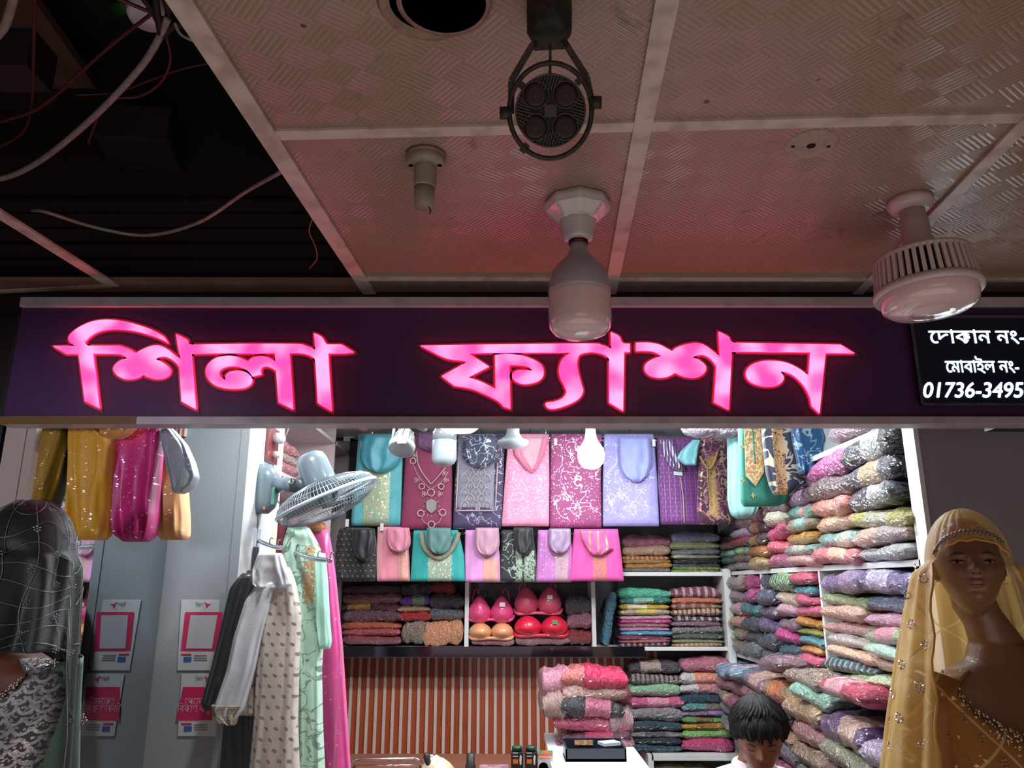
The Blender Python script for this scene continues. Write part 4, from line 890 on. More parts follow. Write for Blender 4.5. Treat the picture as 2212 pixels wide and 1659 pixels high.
hung('hanging_kurta', 'pale pink kurta with a V neck and sprinkled silver sequins', 'kurta', GU, [(938,1098,1186),(1040,1090,1187),(1137,1083,1186)], YK, .05, m_pink,
     scarf=[([(945,1105,1180),(985,1112,1170),(1015,1135,1160),(1022,1148,1152)], cloth('pink_net', '#c69aa6', (), .6), 'neck_fill', .03),
            ([(945,1106,1118),(985,1112,1132),(1018,1140,1152)], cloth('pink_trim', '#e37d9e', (), .6), 'collar_strip', .05), ([(945,1172,1184),(985,1164,1176),(1018,1148,1156)], cloth('pink_trim', '#e37d9e', (), .6), 'collar_strip', .05)], clips=((1107, 952),), amp=.15)
m_mag = cloth('magenta_kurta', '#9a3f74', (('vine','#e8d8e2',7,.006), ('sprig','#f4e8ee',22,.13), ('sequin','#ffffff',240,(0,1,0,1),.965)))
hung('hanging_kurta', 'magenta kurta with white floral vines behind the glowing bulb', 'kurta', GU, [(938,1190,1300),(1040,1188,1298),(1140,1187,1300)], YK+.02, .05, m_mag, clips=((1200, 955),), amp=.1)
m_lil = cloth('lilac_kurta', '#9a92d2', (('vine','#cfcdf0',7,.005), ('sequin','#ffffff',260,(0,1,0,1),.975)))
hung('hanging_kurta', 'lilac blue kurta with a looped scarf and wavy silver lines', 'kurta', GU, [(938,1305,1412),(1040,1302,1420),(1137,1302,1424)], YK, .05, m_lil,
     scarf=[scf(1370, 74, 945, 1042, cloth('lilac_scarf', '#8f96cf', (), .6), dx=5)], clips=((1412, 957),), amp=.2)
m_pur = cloth('purple_kurta', '#6d2c74', (('vstripe','#a896b8',8,.06), ('dots','#8c78a0',40,.14), ('sprig','#cbbfd0',40,.15)))
t = hung('hanging_kurta', 'deep purple kurta with pin dots and a striped scarf loop', 'kurta', GU, [(945,1420,1500),(1040,1422,1510),(1133,1428,1516)], YK-.02, .05, m_pur,
     scarf=[([(950,1425,1452),(985,1432,1470),(1012,1450,1478),(1018,1468,1482)], cloth('striped_scarf', '#55346a', (('vstripe','#cfc6d8',9,.3),), .4), 'scarf', .06)])
emb(t, YK-.055, 'poly', [(1455,1018),(1474,1020),(1474,1028),(1455,1026)], m=mat('paper_tag', '#c9ccd6', .6), name='paper_tag')
emb(t, YK-.055, 'line', [(1470,1030),(1476,1075),(1478,1130)], 3)
m_win = cloth('wine_kurta', '#45183c', (('vine','#b89a7c',18,.035), ('vine','#9c5a6c',9,.015), ('band','#b8935a',90,(.30,.54,.08,.68))))
t = hung('hanging_kurta', 'dark wine kurta with a pointed gold neckline and gold vines', 'kurta', GU, [(920,1530,1560),(955,1512,1575),(1040,1508,1570),(1100,1506,1572),(1133,1512,1580)], YK-.12, .06, m_win)
emb(t, YK-.165, 'line', [(1512,985),(1520,1000),(1531,1012),(1542,1000),(1550,975)], 5, m=mat('gold_embroidery', '#c09a5c', .35, .6, bump=.7, bscale=300)); m_gold = _mc['gold_embroidery']
emb(t, YK-.165, 'line', [(1531,1010),(1531,1090)], 1.2, m=m_black)
# lower row
m_blk = cloth('black_kurta', '#15161a', (('dots','#8d7c50',34,.15), ('sprig','#5c6a5a',30,.08)))
hung('hanging_kurta', 'black kurta flecked with gold dashes next to the pink dress', 'kurta', GLW, [(1140,735,800),(1160,728,812),(1200,724,814),(1256,728,810)], YK-.02, .07, m_blk, scarf=[scf(786, 52, 1142, 1212, cloth('black_scarf', '#131619', (), .5))], clips=((750, 1130),))
m_pk2 = cloth('rose_kurta', '#dc8496', (('sprig','#f2c9c4',36,.16), ('band','#d9a892',80,(.66,.96,0,.62)), ('fill','#e8a2a8',1,(.0,.18,0,1))))
hung('hanging_kurta', 'rose pink kurta with beige embroidery and a folded pink scarf', 'kurta', GLW, [(1138,816,880),(1200,813,884),(1256,814,886)], YK, .05, m_pk2, scarf=[scf(860, 54, 1140, 1194, cloth('rose_scarf', '#d27f96', (), .55), dx=4)], clips=((825, 1139),))
m_tl2 = cloth('turquoise_kurta', '#1f9792', (('sprig','#8fd0c4',26,.09), ('band','#b7b49a',90,(.33,.75,-.1,.55)), ('sequin','#ffffff',120,(.3,.78,0,.9),.93)))
t = hung('hanging_kurta', 'turquoise kurta with a sequined neck ring and centre band', 'kurta', GLW, [(1145,893,990),(1200,890,1003),(1256,886,1005)], YK, .05, m_tl2, scarf=[scf(948, 58, 1140, 1198, cloth('grey_green_scarf', '#4f7672', (), .5), dx=1)])
emb(t, YK-.035, 'line', [(910,1150),(914,1175),(925,1193),(948,1205),(970,1193),(985,1170),(990,1150)], 11, m=mat('sequin_trim', '#b8b49c', .3, .6, bump=1., bscale=260))
m_or = cloth('orchid_kurta', '#cf8cc2', (('sprig','#b06a9c',16,.06), ('band','#d2a07c',80,(.52,.94,0,.46))))
hung('hanging_kurta', 'orchid pink kurta with a peach-gold side panel and draped net scarf', 'kurta', GLW, [(1145,1005,1070),(1200,1004,1080),(1258,1005,1082)], YK, .05, m_or, scarf=[scf(1052, 56, 1140, 1202, cloth('net_scarf', '#b98a9c', (), .55), dx=2)])
m_bw = cloth('black_floral_kurta', '#1a1d22', (('sprig','#a9b5a0',30,.13), ('band','#94a491',60,(.42,.60,0,.8)), ('band','#94a491',60,(.66,.95,0,.6)), ('vine','#9cac98',16,.02)))
hung('hanging_kurta', 'black kurta with pale green floral border and dark lace scarf', 'kurta', GLW, [(1145,1084,1150),(1200,1083,1158),(1258,1082,1158)], YK-.01, .05, m_bw, scarf=[scf(1130, 46, 1140, 1200, cloth('dark_lace', '#1d1a1c', (('sprig','#8c7a70',34,.18),), .5), dx=3)])
m_vi = cloth('violet_pink_kurta', '#b86aae', (('vstripe','#cf93c8',14,.08), ('band','#b9a09c',90,(.52,.86,0,.7)), ('sequin','#ffffff',260,(0,1,0,1),.98)))
hung('hanging_kurta', 'violet pink kurta with a beige vertical band and mauve purse-like scarf', 'kurta', GLW, [(1145,1162,1230),(1200,1160,1238),(1258,1156,1236)], YK, .05, m_vi, scarf=[scf(1209, 52, 1142, 1196, cloth('mauve_scarf', '#9d84a0', (), .35))])
m_hp = cloth('hot_pink_kurta', '#d84f9e', (('sprig','#f0a9cf',20,.06), ('band','#cd8a6c',80,(.43,.68,.0,.55))))
hung('hanging_kurta', 'hot pink kurta with an orange-gold brocade panel beside the shelf stacks', 'kurta', GLW, [(1143,1240,1335),(1200,1234,1342),(1256,1230,1348)], YK-.01, .06, m_hp, scarf=[([(1145,1252,1305),(1165,1256,1318),(1185,1268,1326),(1200,1280,1300)], cloth('pink_brocade_scarf', '#cf5c9c', (('vstripe','#d8a080',4,.22),), .5), 'scarf', .06)])
# right front group
GR = 'kurtas hung over the right shelf'
hung('hanging_kurta', 'pale aqua crinkled kurta behind the green kurta', 'kurta', GR, [(905,1570,1640),(1000,1572,1650),(1080,1572,1645),(1110,1578,1632),(1120,1590,1620)], 4.0, .07, cloth('aqua_kurta', '#7fb3b2', (('sprig','#cfe6e2',60,.12),), fold=2.), folds=8, amp=.4)
t = hung('hanging_kurta', 'bottle green kurta with a long pointed gold yoke', 'kurta', GR, [(900,1594,1690),(1000,1597,1700),(1060,1598,1705),(1085,1601,1700),(1094,1606,1680)], 3.6, .06, cloth('green_kurta', '#157060', (), .65), amp=.15)
emb(t, 3.6-.046, 'poly', [(1606,900),(1642,900),(1650,1020),(1632,1050),(1611,1028)], m=cloth('gold_filigree', '#b98f58', (('vine','#efe0bd',40,.05), ('sprig','#7a5a2c',90,.18)), .4), name='gold_yoke')
emb(t, 3.6-.052, 'line', [(1624,910),(1628,960),(1631,1000)], 2.4, m=mat('green_slit', '#157060', .6))
for x, y in ((1604,1038),(1627,1070),(1603,965)): emb(t, 3.6-.04, 'poly', [(x,y-7),(x+2,y-2),(x+6,y),(x+2,y+2),(x,y+7),(x-2,y+2),(x-6,y),(x-2,y-2)], m=m_gold, name='star')
m_nv = cloth('midnight_kurta', '#0f1a33', (('vine','#b3a793',9,.022), ('sprig','#d2bd96',22,.17), ('band','#c29a68',80,(.16,.40,-.1,1.1))))
hung('hanging_kurta', 'midnight blue kurta with gold vine embroidery and red-centred flowers', 'kurta', GR, [(900,1644,1735),(980,1650,1748),(1020,1655,1745),(1045,1662,1738),(1068,1672,1705)], 3.42, .07, m_nv, folds=5, amp=.4)
hung('hanging_kurta', 'petrol blue satin kurta hanging nearest the right shelf board', 'kurta', GR, [(900,1706,1768),(950,1712,1782),(1005,1724,1770),(1025,1730,1755)], 3.36, .06, cloth('petrol_kurta', '#0e4570', (('sprig','#cf8a86',14,.09), ('vine','#8fa8b8',10,.012)), .25), folds=6, amp=.6)
bg = pack((PY(1545, 945, 3.9).x, 3.95, PY(1545, 940, 3.9).z), .26, .2, .12, .3, '#8a7884', '#c2b4bc', 2, 'grey plastic-wrapped bundle above the aqua kurta', GR, cat='clothes pack')
hung('hanging_cloth', 'light aqua satin cloth fold beside the wine kurta', 'cloth', GR, [(950,1496,1512),(975,1470,1508),(990,1462,1506),(1005,1480,1504)], YK-.16, .04, cloth('aqua_satin', '#7fbcc4', (), .3), folds=5, amp=.5)
# left group in front of the mirror
GLf = 'kurtas hung in front of the mirror'
m_mus = cloth('mustard_kurta', '#d39a1f', (('sprig','#ffe9a8',90,.10), ('sequin','#fff2c0',330,(0,1,0,1),.97)), .5)
hung('hanging_kurta', 'mustard yellow kurta with gold sprinkles hanging before the mirror', 'kurta', GLf, [(900,160,245),(940,155,250),(1040,156,248),(1110,158,243),(1150,162,236),(1166,170,228)], 2.24, .10, m_mus, folds=4, amp=.7, ph=1.)
hung('hanging_kurta', 'magenta pink brocade kurta between the mustard and peach ones', 'kurta', GLf, [(900,262,358),(940,258,350),(1040,250,344),(1120,246,340),(1155,252,334),(1170,268,320)], 2.28, .09, cloth('magenta_brocade', '#c01f78', (('sprig','#ea6fb0',30,.2), ('sequin','#ffd0e8',300,(0,1,0,1),.975)), .4), folds=5, amp=.6, ph=2.)
hung('hanging_kurta', 'shiny gold and pink bundled scarf above the mustard kurta', 'scarf', GLf, [(890,180,300),(915,195,300),(935,212,275),(946,226,252)], 2.16, .08, cloth('gold_pink', '#c98a2a', (('sprig','#f05aa0',20,.25), ('sequin','#ffffff',260,(0,1,0,1),.9)), .3), folds=7, amp=.7)
hung('hanging_kurta', 'peach orange folded kurta with hollow pleats, hanging near the seam', 'kurta', GLf, [(920,336,362),(980,340,380),(1060,342,402),(1120,342,406),(1160,344,406),(1166,350,404)], 2.36, .09, cloth('peach_kurta', '#dca067', (('sequin','#ffffff',320,(.4,1,0,1),.985),), .6), folds=4, amp=.6, ph=.5)
hung('hanging_scarf', 'grey blue satin scarf looped over the peach kurta', 'scarf', GLf, [(925,352,372),(960,356,402),(1000,366,420),(1030,374,427),(1050,380,418),(1066,381,396)], 2.27, .07, cloth('grey_satin', '#8b949c', (('sequin','#ffffff',260,(.3,1,.35,.9),.95),), .4), folds=4, amp=.7, ph=3.)
rr = thing('hanging_rail', 'chrome rail behind the fascia carrying the kurtas near the mirror', 'rail', (-1.1, 2.25, 2.3))
MB().tube([V3(XP0+.005, 2.27, 2.26), V3(-.88, 2.27, 2.26)], .009, 10).build('bar', m_chrome, rr, True)
# slatted orange board on the far side of the aisle bay (seen past the kurtas)
sb = thing('orange_slat_panel', 'narrow orange and white slatted panel glimpsed above the kurtas', 'wall panel', (XP0+.1, YP-.03, 2.1))
for i in range(3):
    x = PY(372+i*9, 930, YP-.02).x
    MB().box((x, YP-.012, PY(380, 944, YP).z), (x+.012, YP-.001, SCZ)).build('slat', mat('orange_slat', '#c9683c', .5), sb)
    MB().box((x+.012, YP-.014, PY(380, 944, YP).z), (x+.017, YP-.001, SCZ)).build('white_strip', m_white, sb)
# long dresses on the hook arm
GD = 'dresses on the chrome hook arm'
def dress(name, label, parts, Y, cat='dress'):
    r = parts[0][1]; c = PY((r[-1][1]+r[-1][2])/2, r[-1][0], Y); t = thing(name, label, cat, c, GD)
    for nm, rows, m, th, dy, fo, am in parts: rows_loft(rows, Y+dy, th, folds=fo, amp=am, ph=random.uniform(0, 6), nr=40).build(nm, m, t, True)
    return t
m_bd = cloth('black_dress_cloth', '#1a1820', (), .45, coat=.3); 
dress('hanging_dress', 'plain black long-sleeved dress behind the white lace one', [('dress_body', [(1232,535,565),(1300,515,570),(1480,500,560),(1560,485,560),(1760,470,575)], m_bd, .05, .02, 3, .3), ('sleeve', [(1238,524,548),(1270,498,540),(1340,482,522),(1440,458,504),(1520,436,478),(1534,442,466)], m_bd, .05, 0, 2, .4)], 2.88)
m_lace = cloth('cream_lace', '#cbbdb3', (('dots','#8f857c',30,.20), ('diamond','#b0a498',60,.03)), .6)
m_sheer = cloth('white_sheer', '#cfd2d8', (), .5)
dress('hanging_dress', 'cream dotted lace dress with wide sheer white sleeves', [('dress_body', [(1225,575,625),(1260,566,638),(1330,562,650),(1450,556,645),(1560,550,642),(1760,530,650)], m_lace, .07, 0, 4, .35),
   ('left_sleeve', [(1255,560,600),(1300,530,585),(1380,505,565),(1450,490,550),(1530,463,528),(1562,472,505)], m_sheer, .045, -.035, 3, .5),
   ('sleeve_cuff', [(1522,458,528),(1545,462,515),(1566,498,508)], cloth('lace_cuff', '#8f8474', (('dots','#c2b8a4',90,.2),), .6), .05, -.036, 3, .3),
   ('collar_frill', [(1195,560,608),(1230,548,622),(1262,548,630),(1272,560,618)], m_sheer, .05, -.04, 7, .8),
   ('under_cuff', [(1430,528,552),(1490,518,550),(1545,520,548)], m_lace, .04, .0, 4, .5)], 2.80)
m_mint = cloth('mint_floral', '#bfe3cc', (('sprig','#cf6a70',15,.11), ('vine','#8fb09c',14,.02), ('band','#c9a070',60,(.42,.62,.72,.93))), .6)
dress('hanging_dress', 'mint green floral dress with red buds and gold V neckline', [('dress_body', [(1140,622,668),(1180,612,690),(1230,612,702),(1330,632,700),(1450,640,694),(1560,642,696),(1760,636,705)], m_mint, .07, 0, 4, .4),
   ('sleeve', [(1195,678,702),(1260,684,708),(1340,684,712),(1385,690,716),(1402,694,712)], cloth('mint_plain', '#a9dcc6', (), .55), .05, -.035, 2, .4)], 2.98)
m_pd = cloth('pink_dress_cloth', '#e54f98', (('sprig','#f0a070',13,.07), ('fill','#c85a78',1,(0,1,0,.12)), ('sequin','#ffffff',200,(0,1,0,1),.993), ('vstripe','#ee78b0',3,.1)), .5)
dress('hanging_dress', 'bright pink long dress with gold sprigs and patterned hem', [('dress_body', [(1130,668,702),(1160,664,712),(1240,668,724),(1400,676,740),(1560,684,750),(1650,690,756),(1780,690,765)], m_pd, .07, 0, 4, .4), ('gold_collar', [(1128,668,696),(1140,664,706),(1150,668,702)], cloth('gold_collar', '#c9814a', (('sprig','#efc890',60,.2),), .4), .075, -.004, 3, .2)], 3.12)
# pale cloths glimpsed behind the fan
hung('hanging_kurta', 'dark red and orange folded kurta glimpsed behind the pillar edge', 'kurta', GD, [(1095,598,640),(1180,598,640),(1250,600,640)], 3.5, .06, cloth('dark_red_kurta', '#6c2430', (('sprig','#cf7c4a',30,.2),), .6))
# chrome hook arm
q0 = PX(578, 1180, XP1); arm_pts = [V3(XP1, 3.12, q0.z+.02)]+[PY(px, py, Y) for px, py, Y in ((588,1180,3.08),(612,1184,3.02),(645,1196,2.93),(680,1207,2.84),(713,1211,2.76))]
arm = thing('hook_arm', 'wavy chrome display arm with seven hooks on the pillar', 'display arm', q0)
sp_ = sag(arm_pts, 6); MB().tube(sp_, .0085, 12).build('arm_tube', m_chrome, arm, True)
MB().box((XP1, 3.09, q0.z-.03), (XP1+.014, 3.15, q0.z+.06)).build('wall_plate', mat('clear_plate', '#b8bcc0', .2, coat=.5), arm, bevel=.003)
for k in range(7):
    p = sp_[min(5+int(k*(len(sp_)-6)/6), len(sp_)-1)]
    MB().tube([p, p+V3(0,0,.022), p+V3(.006,-.002,.030), p+V3(.012,-.003,.026)], .0028, 6).build('hook', m_chrome, arm, True)
ms_ = MB(); 
# socket board + plug + cable
q = PX(582, 962, XP1); so = thing('socket_board', 'maroon switchboard with a white plug on the pillar side', 'socket board', q)
MB().box((XP1+.004, q.y-.07, q.z-.075), (XP1+.018, q.y+.07, q.z+.075)).build('board', mat('maroon_board', '#6a2c2c', .3, coat=.4), so, bevel=.003)
MB().lathe([(0,0),(.024,0),(.024,.03),(.014,.045),(0,.047)], V3(XP1+.018, q.y, q.z+.03), (1,0,0), 20).build('plug', m_plw, so, True)
MB().lathe([(0,0),(.016,0),(.014,.025),(0,.027)], V3(XP1+.018, q.y, q.z-.04), (1,0,0), 16).build('socket', mat('beige_socket', '#b9a69c', .4), so, True)
o = MB().tube(sag([V3(XP1+.06, q.y, q.z+.03), V3(XP1+.075, q.y+.0, q.z+.10), V3(XP1+.02, q.y+.04, q.z+.26)], 8), .0035, 6).build('plug_cable', mat('pink_grey_cable', '#8a7476', .5), None, True); tag(o, 'thin cable rising from the white plug in the maroon switchboard', 'cable')
zf = PX(590, 1120, XP1)
o = MB().tube(sag([V3(XP1+.012, 3.10, zf.z), V3(XP1+.012, 3.10, zf.z-.16), V3(XP1+.012, 3.08, zf.z-.34)], 6), .003, 6).build('fan_cable', mat('grey_cable', '#4a4c52', .5), None, True); tag(o, 'dark cable running down the pillar from the wall fan', 'cable')
o = MB().box((XP1+.006, 3.085, zf.z-.22), (XP1+.022, 3.115, zf.z-.13)).build('cable_switch', mat('dark_grey_plastic', '#34383e', .4), None, bevel=.004); tag(o, 'dark inline switch on the cable under the wall fan', 'switch')

# ------------------------------------------------------------------ wall fan
fan = thing('wall_fan', 'grey wall-mounted fan tilted downwards on the pillar', 'fan', PY(583, 1115, 3.1))
a = PX(585, 1066, XP1); FY = a.y
zt_, zb_ = PX(585, 1014, XP1).z, PX(585, 1118, XP1).z
FYc = 3.12
rings = []
for k in range(9):
    t_ = k/8; z = zb_+(zt_-zb_)*t_; e = (1-abs(2*t_-1)**5)**.5 if 0 < k < 8 else .55
    rings.append([V3(XP1+.004+.075*e*max(0, math.sin(PI*j/15))**.6, FYc+.05*e*math.cos(PI*j/15)*1.0, z) for j in range(16)])
MB().loft(rings).build('wall_base', m_grey, fan, True)
bx = XP1+.075
MB().box((bx-.008, FYc-.052, zb_+.03), (bx+.004, FYc-.03, zb_+.10)).build('control_panel', mat('green_strip', '#4f8f80', .3), fan, bevel=.003)
MB().box((bx-.035, FYc-.054, zb_+.012), (bx-.028, FYc-.046, zb_+.024)).build('pilot_light', mat('orange_dot', '#d0703c', .4), fan)
Yf = 3.05
def FP(px, py, dy=0): return PY(px, py, Yf+dy)
MB().tube([V3(XP1+.05, FYc, FP(600,1046).z), FP(615,1046,.04), FP(640,1050,.02)], [.034,.030,.027], 16).build('neck', m_grey, fan, True)
MB().tube([FP(632,1040,-.03), FP(632,1040,.05)], .012, 12).build('pivot_screw', m_chrome, fan, True)
MB().tube([FP(632,1048), FP(648,1044), FP(658,1062)], [.024,.026,.022], 12).build('tilt_joint', mat('dark_grey_joint', '#4c565c', .4), fan, True)
# fan axis: from motor cap down towards the lower right
m0, m1 = FP(668, 985, .0), FP(706, 1078, .018)
axf = (m1-m0).normalized(); Lm = (m1-m0).length
MB().lathe([(0, -.012), (.035, -.010), (.055, .004), (.062, .03), (.066, .10), (.066, Lm*.85), (.0, Lm*.87)], m0+axf*.0, axf, 36).build('motor_housing', m_grey, fan, True)
cc_ = m1+axf*.0; uf = axf.orthogonal().normalized(); wf = axf.cross(uf)
RF = .205
def FR(a, r, h): return cc_+(uf*math.cos(a)+wf*math.sin(a))*r+axf*h
m_wire = mat('fan_wire', '#8a949a', .3, coat=.4)
MB().tube([FR(2*PI*k/64, RF, 0) for k in range(64)], .0075, 8, True).build('rim_band', mat('fan_rim', '#b4c4cc', .25, coat=.5), fan, True)
mbw = MB(); 
for k in range(90):
    a = 2*PI*k/90
    for sgn in (1, -1):
        P = [FR(a, RF*math.sin(tt)**.9 if tt > .2 else RF*.2, sgn*.075*(math.cos(tt)) if True else 0) for tt in (PI/2, 1.2, .9, .6, .35, .22)]
        mbw.tube(P, .0011, 4, cap=False)
o = mbw.build('guard_wires', m_wire, fan); o['kind'] = 'stuff'
for r_, h_ in ((RF*.93, .028), (RF*.7, .052), (RF*.93, -.028), (RF*.7, -.052), (RF*.4, .068)):
    MB().tube([FR(2*PI*k/48, r_, h_) for k in range(48)], .0016, 5, True).build('guard_ring', m_wire, fan, True)
MB().lathe([(0, .066), (.045, .066), (.045, .078), (0, .082)], cc_, axf, 32).build('front_badge', m_grey, fan, True)
mb_ = mat('fan_blade', '#6c7276', .3, trans=.0)
for k in range(3):
    P = []
    for i in range(7):
        r_ = .03+.155*i/6; wd = .25+.55*math.sin(min(i/6*2.4, PI/2)) 
        P.append([FR(2*PI*k/3+(j/6-.5)*wd*1.5, r_, -.018+.036*j/6) for j in range(7)])
    MB().sheet(P).build('blade', mb_, fan, True, solid=.002)
MB().lathe([(0, -.03), (.03, -.03), (.03, .03), (0, .035)], cc_, axf, 24).build('hub', mb_, fan, True)
o = MB().tube(sag([FP(600,1083,.02), FP(612,1098), FP(622,1116,-.02), FP(620,1135,-.02), FP(612,1165,.0)], 8), .0026, 6).build('fan_cord', mat('grey_cable', '#4a4c52', .5), fan, True)
o['label'] = 'thin dangling cord under the guard'

# ------------------------------------------------------------------ stickers on the pillar panel (the mirror shows them reversed)
m_paper = mat('paper_white', '#c6c6c8', .45); m_pk = mat('sticker_pink', '#c92a5c', .4); m_txt = mat('sticker_grey', '#7a7478', .5); m_blue = mat('sticker_blue', '#3a5ea0', .4); m_redt = mat('sticker_red', '#c4303c', .4)
def sticker(label, y_top, y_box0, y_box1, y_bot, skew, kind):
    Ys = YP-.0035
    def X_(px, py): return PY(px, py, Ys)
    t = thing('payment_sticker', label, 'sticker', X_(440, y_bot))
    def rect(p, m, name, dy=0.):
        MB().prism([PY(x, y, Ys-dy) for x, y in p], (0, .0008, 0)).build(name, m, t)
    s = lambda y: skew*(y-y_top)
    rect([(392+s(y_top), y_top), (474+s(y_top), y_top), (474+s(y_bot), y_bot), (392+s(y_bot), y_bot)], m_paper, 'paper', .0)
    # flat bird mark
    bx, by = 446+s(y_top), y_top+12
    rect([(bx-4, by-7), (bx+4, by-2), (bx+10, by-3), (bx+4, by+2), (bx-1, by+8), (bx-1, by+1)], m_pk, 'bird_mark', .001)
    text('িবকাশ', bx-24, by+4, 13, t, m_txt, Ys-.001, 0, wid=18, name='small_text')
    if kind == 'frame':
        rect([(401+s(y_box0), y_box0+3), (404+s(y_box0), y_box0), (480+s(y_box0), y_box0), (483+s(y_box0), y_box0+3), (476+s(y_box1), y_box1), (397+s(y_box1), y_box1)], m_pk, 'pink_frame', .001)
        rect([(413+s(y_box0), y_box0+7), (471+s(y_box0), y_box0+7), (464+s(y_box1), y_box1-5), (408+s(y_box1), y_box1-5)], mat('sticker_blank', '#bdbcc0', .45), 'blank_field', .002)
    else:
        rect([(397+s(y_box0), y_box0), (470+s(y_box0), y_box0), (464+s(y_box1), y_box1), (386+s(y_box1), y_box1)], m_pk, 'pink_field', .001)
        m_lt = mat('sticker_pale_text', '#dfa0b4', .5)
        text('েপেমন্ট', 400+s(y_box0), y_box0+38, 22, t, m_lt, Ys-.002, .0, wid=56, name='words')
        text('িবকাশ কর\u09c1ন', 384+s(y_box0), y_box0+54, 22, t, m_lt, Ys-.002, .0, wid=82, name='words')
    y1 = y_box1+6
    rect([(400+s(y1)-2, y1), (422+s(y1)-2, y1), (422+s(y1)-2, y1+4), (400+s(y1)-2, y1+4)], m_redt, 'red_line', .001)
    rect([(408+s(y1)-4, y1+7), (425+s(y1)-4, y1+7), (424+s(y1)-4, y1+18), (407+s(y1)-4, y1+18)], m_blue, 'blue_block', .001)
    for k in range(3): rect([(430+s(y1)-4, y1+3+k*5), (458+s(y1)-4, y1+3+k*5), (458+s(y1)-4, y1+5+k*5), (430+s(y1)-4, y1+5+k*5)], m_txt, 'text_line', .001)
sticker('upper white payment sticker with a pink rounded frame on the grey pillar', 1295, 1322, 1406, 1448, -.06, 'frame')
sticker('lower payment sticker with a solid pink field on the grey pillar', 1455, 1484, 1556, 1590, -.06, 'field')

m_pl2 = mat('grey_white_plastic', '#858c90', .35, coat=.3)
# ------------------------------------------------------------------ shop lamps
t = thing('lit_bulb', 'glowing white bulb hanging in front of the magenta kurta', 'lamp', PY(1277, 1015, 3.6))
g = mat('lit_glass', '#ffffff', .4, emit=(.86, .95, 1), estr=120.)
q = PY(1277, 985, 3.6)
MB().lathe([(.022, .10), (.034, .07), (.058, .035), (.064, 0), (.058, -.03), (.036, -.055), (0, -.064)], q, n=32).build('bulb_glass', g, t, True)
MB().lathe([(.030, .08), (.024, .12), (.024, .15), (.045, .17), (.045, SCZ-q.z), (0, SCZ-q.z)], q, n=24).build('holder', m_pl2, t, True)
t = thing('lit_disc_lamp', 'glowing round ceiling lamp just under the fascia edge', 'lamp', PY(990, 935, 3.5))
q = PY(992, 922, 3.5)
MB().lathe([(0, -.022), (.07, -.020), (.088, -.006), (.09, .02), (.0, .02)], q, n=40).build('diffuser', mat('lit_disc', '#ffffff', .4, emit=(.86, .95, 1), estr=14.), t, True)
MB().lathe([(.02, .02), (.02, SCZ-q.z)], q, n=20).build('stem', m_pl2, t, True)
MB().lathe([(.092, .0), (.095, .03), (.05, .06), (.02, .06)], q, n=40).build('lamp_rim', m_pl2, t, True)
t = thing('tube_bulb_lamp', 'unlit tall white cylindrical bulb beside the lit disc lamp', 'lamp', PY(959, 1008, 3.7))
q = PY(959, 1008, 3.7); k_ = 3.7/1660
MB().lathe([(0, 0), (.03, .004), (.050, .016), (.060, .035), (.060, .125), (.057, .13)], q, n=36).build('diffuser', mat('opal_white', '#8f989c', .3, coat=.4), t, True)
MB().lathe([(.059, .128), (.058, .17), (.030, .21), (.020, .23), (.032, .24), (.032, SCZ-q.z)], q, n=36).build('bulb_body', m_pl2, t, True)
t = thing('saucer_lamp', 'small unlit white saucer-shaped lamp right of the lit disc', 'lamp', PY(1108, 972, 3.7))
q = PY(1108, 970, 3.7)
MB().lathe([(0, 0), (.045, .006), (.068, .018), (.078, .034), (.072, .042), (.03, .048)], q, n=40).build('diffuser', _mc['opal_white'], t, True)
MB().lathe([(.068, .04), (.045, .055), (.033, .075), (.030, .10), (.024, .105), (.024, .13)], q, n=40).build('bulb_body', m_pl2, t, True)
MB().lathe([(.03, .115), (.075, .14), (.085, .165), (.085, SCZ-q.z), (0, SCZ-q.z)], q, n=40).build('ceiling_dome', m_pl2, t, True)
t = thing('white_track_spot', 'white tilted track spotlight with barcode label near the ceiling', 'spotlight', PY(865, 978, 3.4))
a, b = PY(866, 972, 3.4), PY(885, 905, 3.5); d_ = (b-a).normalized()
MB().lathe([(0, 0), (.050, 0), (.058, .004), (.060, .03), (.050, .035)], a, d_, n=36).build('head_rim', m_pl2, t, True)
MB().lathe([(.048, .03), (.040, .08), (.030, .11), (.0, .115)], a, d_, n=36).build('head_body', m_pl2, t, True)
u2 = d_.orthogonal().normalized(); w2 = d_.cross(u2)
for k in range(10):
    an = 2*PI*k/10; MB().tube([a+d_*.03+(u2*math.cos(an)+w2*math.sin(an))*.053, a+d_*.10+(u2*math.cos(an)+w2*math.sin(an))*.040], .0025, 5).build('cooling_fin', m_pl2, t, True)
MB().box((a.x-.018+.01, a.y-.056, a.z+.02), (a.x+.02+.01, a.y-.052, a.z+.055)).build('label_plate', mat('label_plate', '#c9d0d4', .5), t)
MB().tube([a+V3(-.04, 0, .04), V3(a.x-.035, a.y+.02, a.z+.12), V3(a.x, a.y+.03, SCZ)], .007, 8).build('fork_arm', m_pl2, t, True)
t = thing('white_track_spot', 'second white spotlight mostly hidden by the fascia edge', 'spotlight', PY(890, 920, 3.3))
a = PY(896, 920, 3.3)
MB().lathe([(0, 0), (.05, 0), (.055, .01), (.05, .05), (.03, .10), (0, .11)], a, (.5, 0, .85), n=30).build('head_body', m_pl2, t, True)
MB().tube([a+V3(.05, 0, .08), V3(a.x+.07, a.y, SCZ)], .008, 8).build('stem', m_pl2, t, True)
